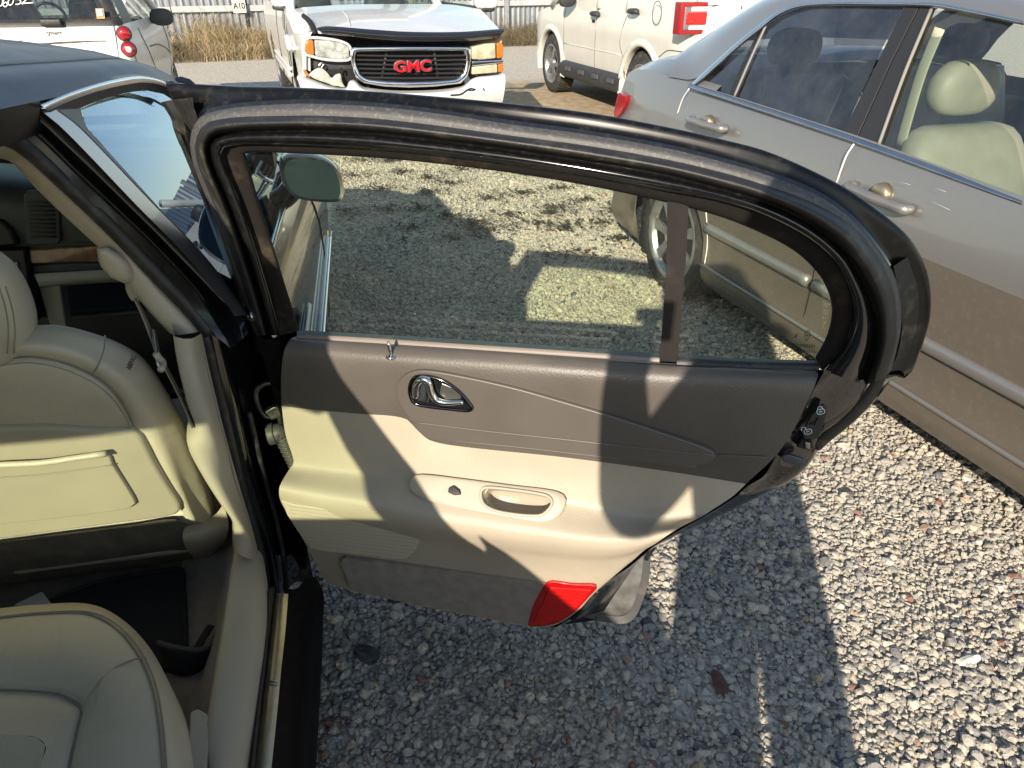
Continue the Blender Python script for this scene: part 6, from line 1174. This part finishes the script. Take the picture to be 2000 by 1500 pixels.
def hitl(x, y, e=.012):
    n_w = TC.x*gn.x+TC.y*gn.y+Vector((0, 0, gn.z)); pw = TC.o+TC.x*rgb[0].x+TC.y*rgb[0].y+Vector((0, 0, rgb[0].z)); P = TC.loc(hit(x, y, pw, n_w)); return P+Vector((0, -e-.035, 0))
CHALK = mat('paint_marker', (.85, .86, .86), .6)
for stroke in ([(3, -6), (-1, 2), (2, 11), (7, 10), (9, 0), (6, -7)], [(17, -8), (10, 2), (10, 10), (14, 13), (18, 9), (16, 4), (11, 6)], [(25, -6), (20, 2), (21, 9), (26, 9), (30, 1), (28, -6)], [(40, -8), (36, -7), (35, -2), (42, -1), (44, 4), (40, 8), (34, 8)], [(48, -4), (53, -8), (56, -4), (52, 2), (46, 7), (52, 6), (68, 5)]):
    tube('marker_writing', [hitl(x, y) for x, y in stroke], .0045, CHALK, rgl, 22, 6)
st = [hitl(x, y, .006) for x, y in ((188, 16), (204, 16), (207, 36), (191, 36))]; poly('sticker', st, (0, .003, 0), mat('sticker_border', (.40, .24, .10), .6), rgl, .0); cst = sum(st, Vector())/4
poly('sticker', [cst+(p-cst)*.68+Vector((0, -.004, .008)) for p in st], (0, .002, 0), mat('sticker_blue', (.42, .58, .66), .5, var2=(.15, .30, .40), vscale=60), rgl, .0)
box('wiper_motor', hitl(103, 43, .02), (.17, .05, .06), RUBD, smt, (0, 0, 0), .015)
# seats, wheel and door details of the small car
for x in (-.45, -1.12):
    s_ = rings('seat', [(Vector((x, .80+dy, z)), a, .09, 3.2, (1, 0, 0), (0, 1, 0)) for z, a, dy in ((.5, .24, .15), (.9, .24, .05), (1.15, .20, 0), (1.32, .12, -.02), (1.37, .06, -.02))], DASHD, smt, 24, 10)
tube('steering_wheel', [Vector((-1.02+.17*math.cos(t), 1.45+.04*math.sin(t), 1.02+.17*math.sin(t))) for t in lin(0, 2*math.pi, 17)[:-1]], .016, DASHD, smt, 40, 8, closed=True)
box('dash', (-WD/2, 1.85, .92), (1.3, .3, .16), DASH, smt, (0, 0, 0), .04); box('cargo_floor', (-WD/2, 1.0, .55), (1.3, 1.7, .06), DARK, smt, (0, 0, 0), 0)
p = TC.px(316, 33, X=.10); mr_ = rings('door_mirror', [(p+Vector((0, d, 0)), a, b, 2.4, (1, 0, 0), (0, 0, 1)) for d, a, b in ((-.05, .10, .07), (-.04, .115, .082), (.02, .11, .078), (.07, .05, .04))], DPLA, smt, 24, 10); tube('mirror_arm', [p+Vector((-.06, .02, -.02)), p+Vector((-.17, .05, -.05))], .03, DPLA, mr_, 4, 8)
tube('door_seam', [Vector((txf(u, z)+.002, u, z)) for u, z in ((.50, 1.0), (.60, .8), (.80, .55), (.85, .32))], .004, GREY, tside, 16, 5); tube('door_seam', [Vector((txf(u, z)+.002, u, z)) for u, z in ((1.95, 1.0), (1.95, .8), (1.85, .5), (1.8, .32))], .004, GREY, tside, 16, 5)
tube('body_crease', [Vector((txf(u, .8)+.003, u, z)) for u, z in ((.75, .82), (1.2, .80), (1.7, .72), (1.9, .66))], .006, GREY, tside, 12, 5)

# ================================================================ the photographer, whose shadow falls on the door and the gravel
def person():
    J = dict(pelvis=(.225, -.46, .95), waist=(.225, -.45, 1.10), rib=(.205, -.41, 1.29), chest=(.20, -.38, 1.42), neck=(.18, -.35, 1.60), head=(.155, -.33, 1.73), top=(.15, -.32, 1.86), hipL=(.135, -.46, .92), kneeL=(.12, -.43, .50), ankL=(.12, -.47, .09), toeL=(.11, -.28, .04), hipR=(.335, -.46, .92), kneeR=(.345, -.44, .50), ankR=(.36, -.48, .09), toeR=(.37, -.30, .04),
             shL=(.03, -.37, 1.52), elL=(-.09, -.30, 1.17), wrL=(-.075, -.12, 1.37), shR=(.39, -.38, 1.52), elR=(.43, -.26, 1.16), wrR=(.20, -.10, 1.36))
    rad = dict(pelvis=.195, waist=.20, rib=.225, chest=.25, neck=.125, head=.13, top=.115, hipL=.13, kneeL=.11, ankL=.07, toeL=.042, hipR=.115, kneeR=.095, ankR=.07, toeR=.042, shL=.09, elL=.065, wrL=.045, shR=.075, elR=.055, wrR=.034)
    E_ = [('pelvis', 'waist'), ('waist', 'rib'), ('rib', 'chest'), ('chest', 'neck'), ('neck', 'head'), ('head', 'top'), ('pelvis', 'hipL'), ('hipL', 'kneeL'), ('kneeL', 'ankL'), ('ankL', 'toeL'), ('pelvis', 'hipR'), ('hipR', 'kneeR'), ('kneeR', 'ankR'), ('ankR', 'toeR'), ('chest', 'shL'), ('shL', 'elL'), ('elL', 'wrL'), ('chest', 'shR'), ('shR', 'elR'), ('elR', 'wrR')]
    for s, w_, tgt in (('L', 'wrL', (-.065, -.065, 1.425)), ('R', 'wrR', (.09, -.065, 1.41))):
        J['palm'+s] = tgt; rad['palm'+s] = .030; E_.append((w_, 'palm'+s))
        sg = 1 if s == 'L' else -1
        for i, (dx, l) in enumerate(((-.03*sg, .8), (-.012*sg, 1), (.006*sg, .95), (.022*sg, .75))):
            a = (tgt[0]+dx, tgt[1]+.018, tgt[2]+.035); b = (a[0]+.004*sg, a[1]+.004, a[2]+.028*l); J['f%s%da' % (s, i)] = a; J['f%s%db' % (s, i)] = b; rad['f%s%da' % (s, i)] = .009; rad['f%s%db' % (s, i)] = .008; E_ += [('palm'+s, 'f%s%da' % (s, i)), ('f%s%da' % (s, i), 'f%s%db' % (s, i))]
        a = (tgt[0]+.035*sg, tgt[1]-.005, tgt[2]+.02); b = (a[0]+.018*sg, a[1]+.006, a[2]+.022); J['t%sa' % s] = a; J['t%sb' % s] = b; rad['t%sa' % s] = .011; rad['t%sb' % s] = .009; E_ += [('palm'+s, 't%sa' % s), ('t%sa' % s, 't%sb' % s)]
    keys = list(J); me = bpy.data.meshes.new('person'); me.from_pydata([hw(*J[k]) for k in keys], [(keys.index(a), keys.index(b)) for a, b in E_], [])
    o = bpy.data.objects.new('person', me); COL.objects.link(o)
    sk = o.modifiers.new('skin', 'SKIN'); sk.use_smooth_shade = True
    for i, k in enumerate(keys): me.skin_vertices[0].data[i].radius = (rad[k], rad[k]*(.72 if k in () else 1)); me.skin_vertices[0].data[i].use_root = k == 'pelvis'
    o.modifiers.new('sub', 'SUBSURF').levels = 1; o.modifiers['sub'].render_levels = 2
    m = mat('skin', (.50, .32, .23), .5); me.materials.append(m)
    t = m.node_tree; b = t.nodes['Principled BSDF']; L = t.links.new; N = t.nodes.new; tc = N('ShaderNodeTexCoord'); sx_ = N('ShaderNodeSeparateXYZ'); L(tc.outputs['Object'], sx_.inputs[0])
    rp = N('ShaderNodeValToRGB'); rp.color_ramp.interpolation = 'CONSTANT'; e = rp.color_ramp.elements; e[0].color = (.02, .02, .02, 1); e[1].position = .055; e[1].color = (.035, .05, .10, 1)
    for p_, c_ in ((.49, (.06, .06, .065, 1)), (.80, (.5, .32, .23, 1)), (.91, (.05, .035, .025, 1))): q = e.new(p_); q.color = c_
    mr = N('ShaderNodeMath'); mr.operation = 'DIVIDE'; mr.inputs[1].default_value = 2; L(sx_.outputs['Z'], mr.inputs[0]); L(mr.outputs[0], rp.inputs[0]); L(rp.outputs[0], b.inputs['Base Color'])
    tag(o, 'person in dark jacket and jeans standing behind the view holding up a phone', 'person')
    ph = poly('phone', [hw(r, -.045, z) for r, z in ((-.135, 1.442), (.014, 1.442), (.014, 1.516), (-.135, 1.516))], hw(0, .008, 0), DARK, None, .006, 3); tag(ph, 'black phone held up in landscape by the person behind the view', 'phone')
person()
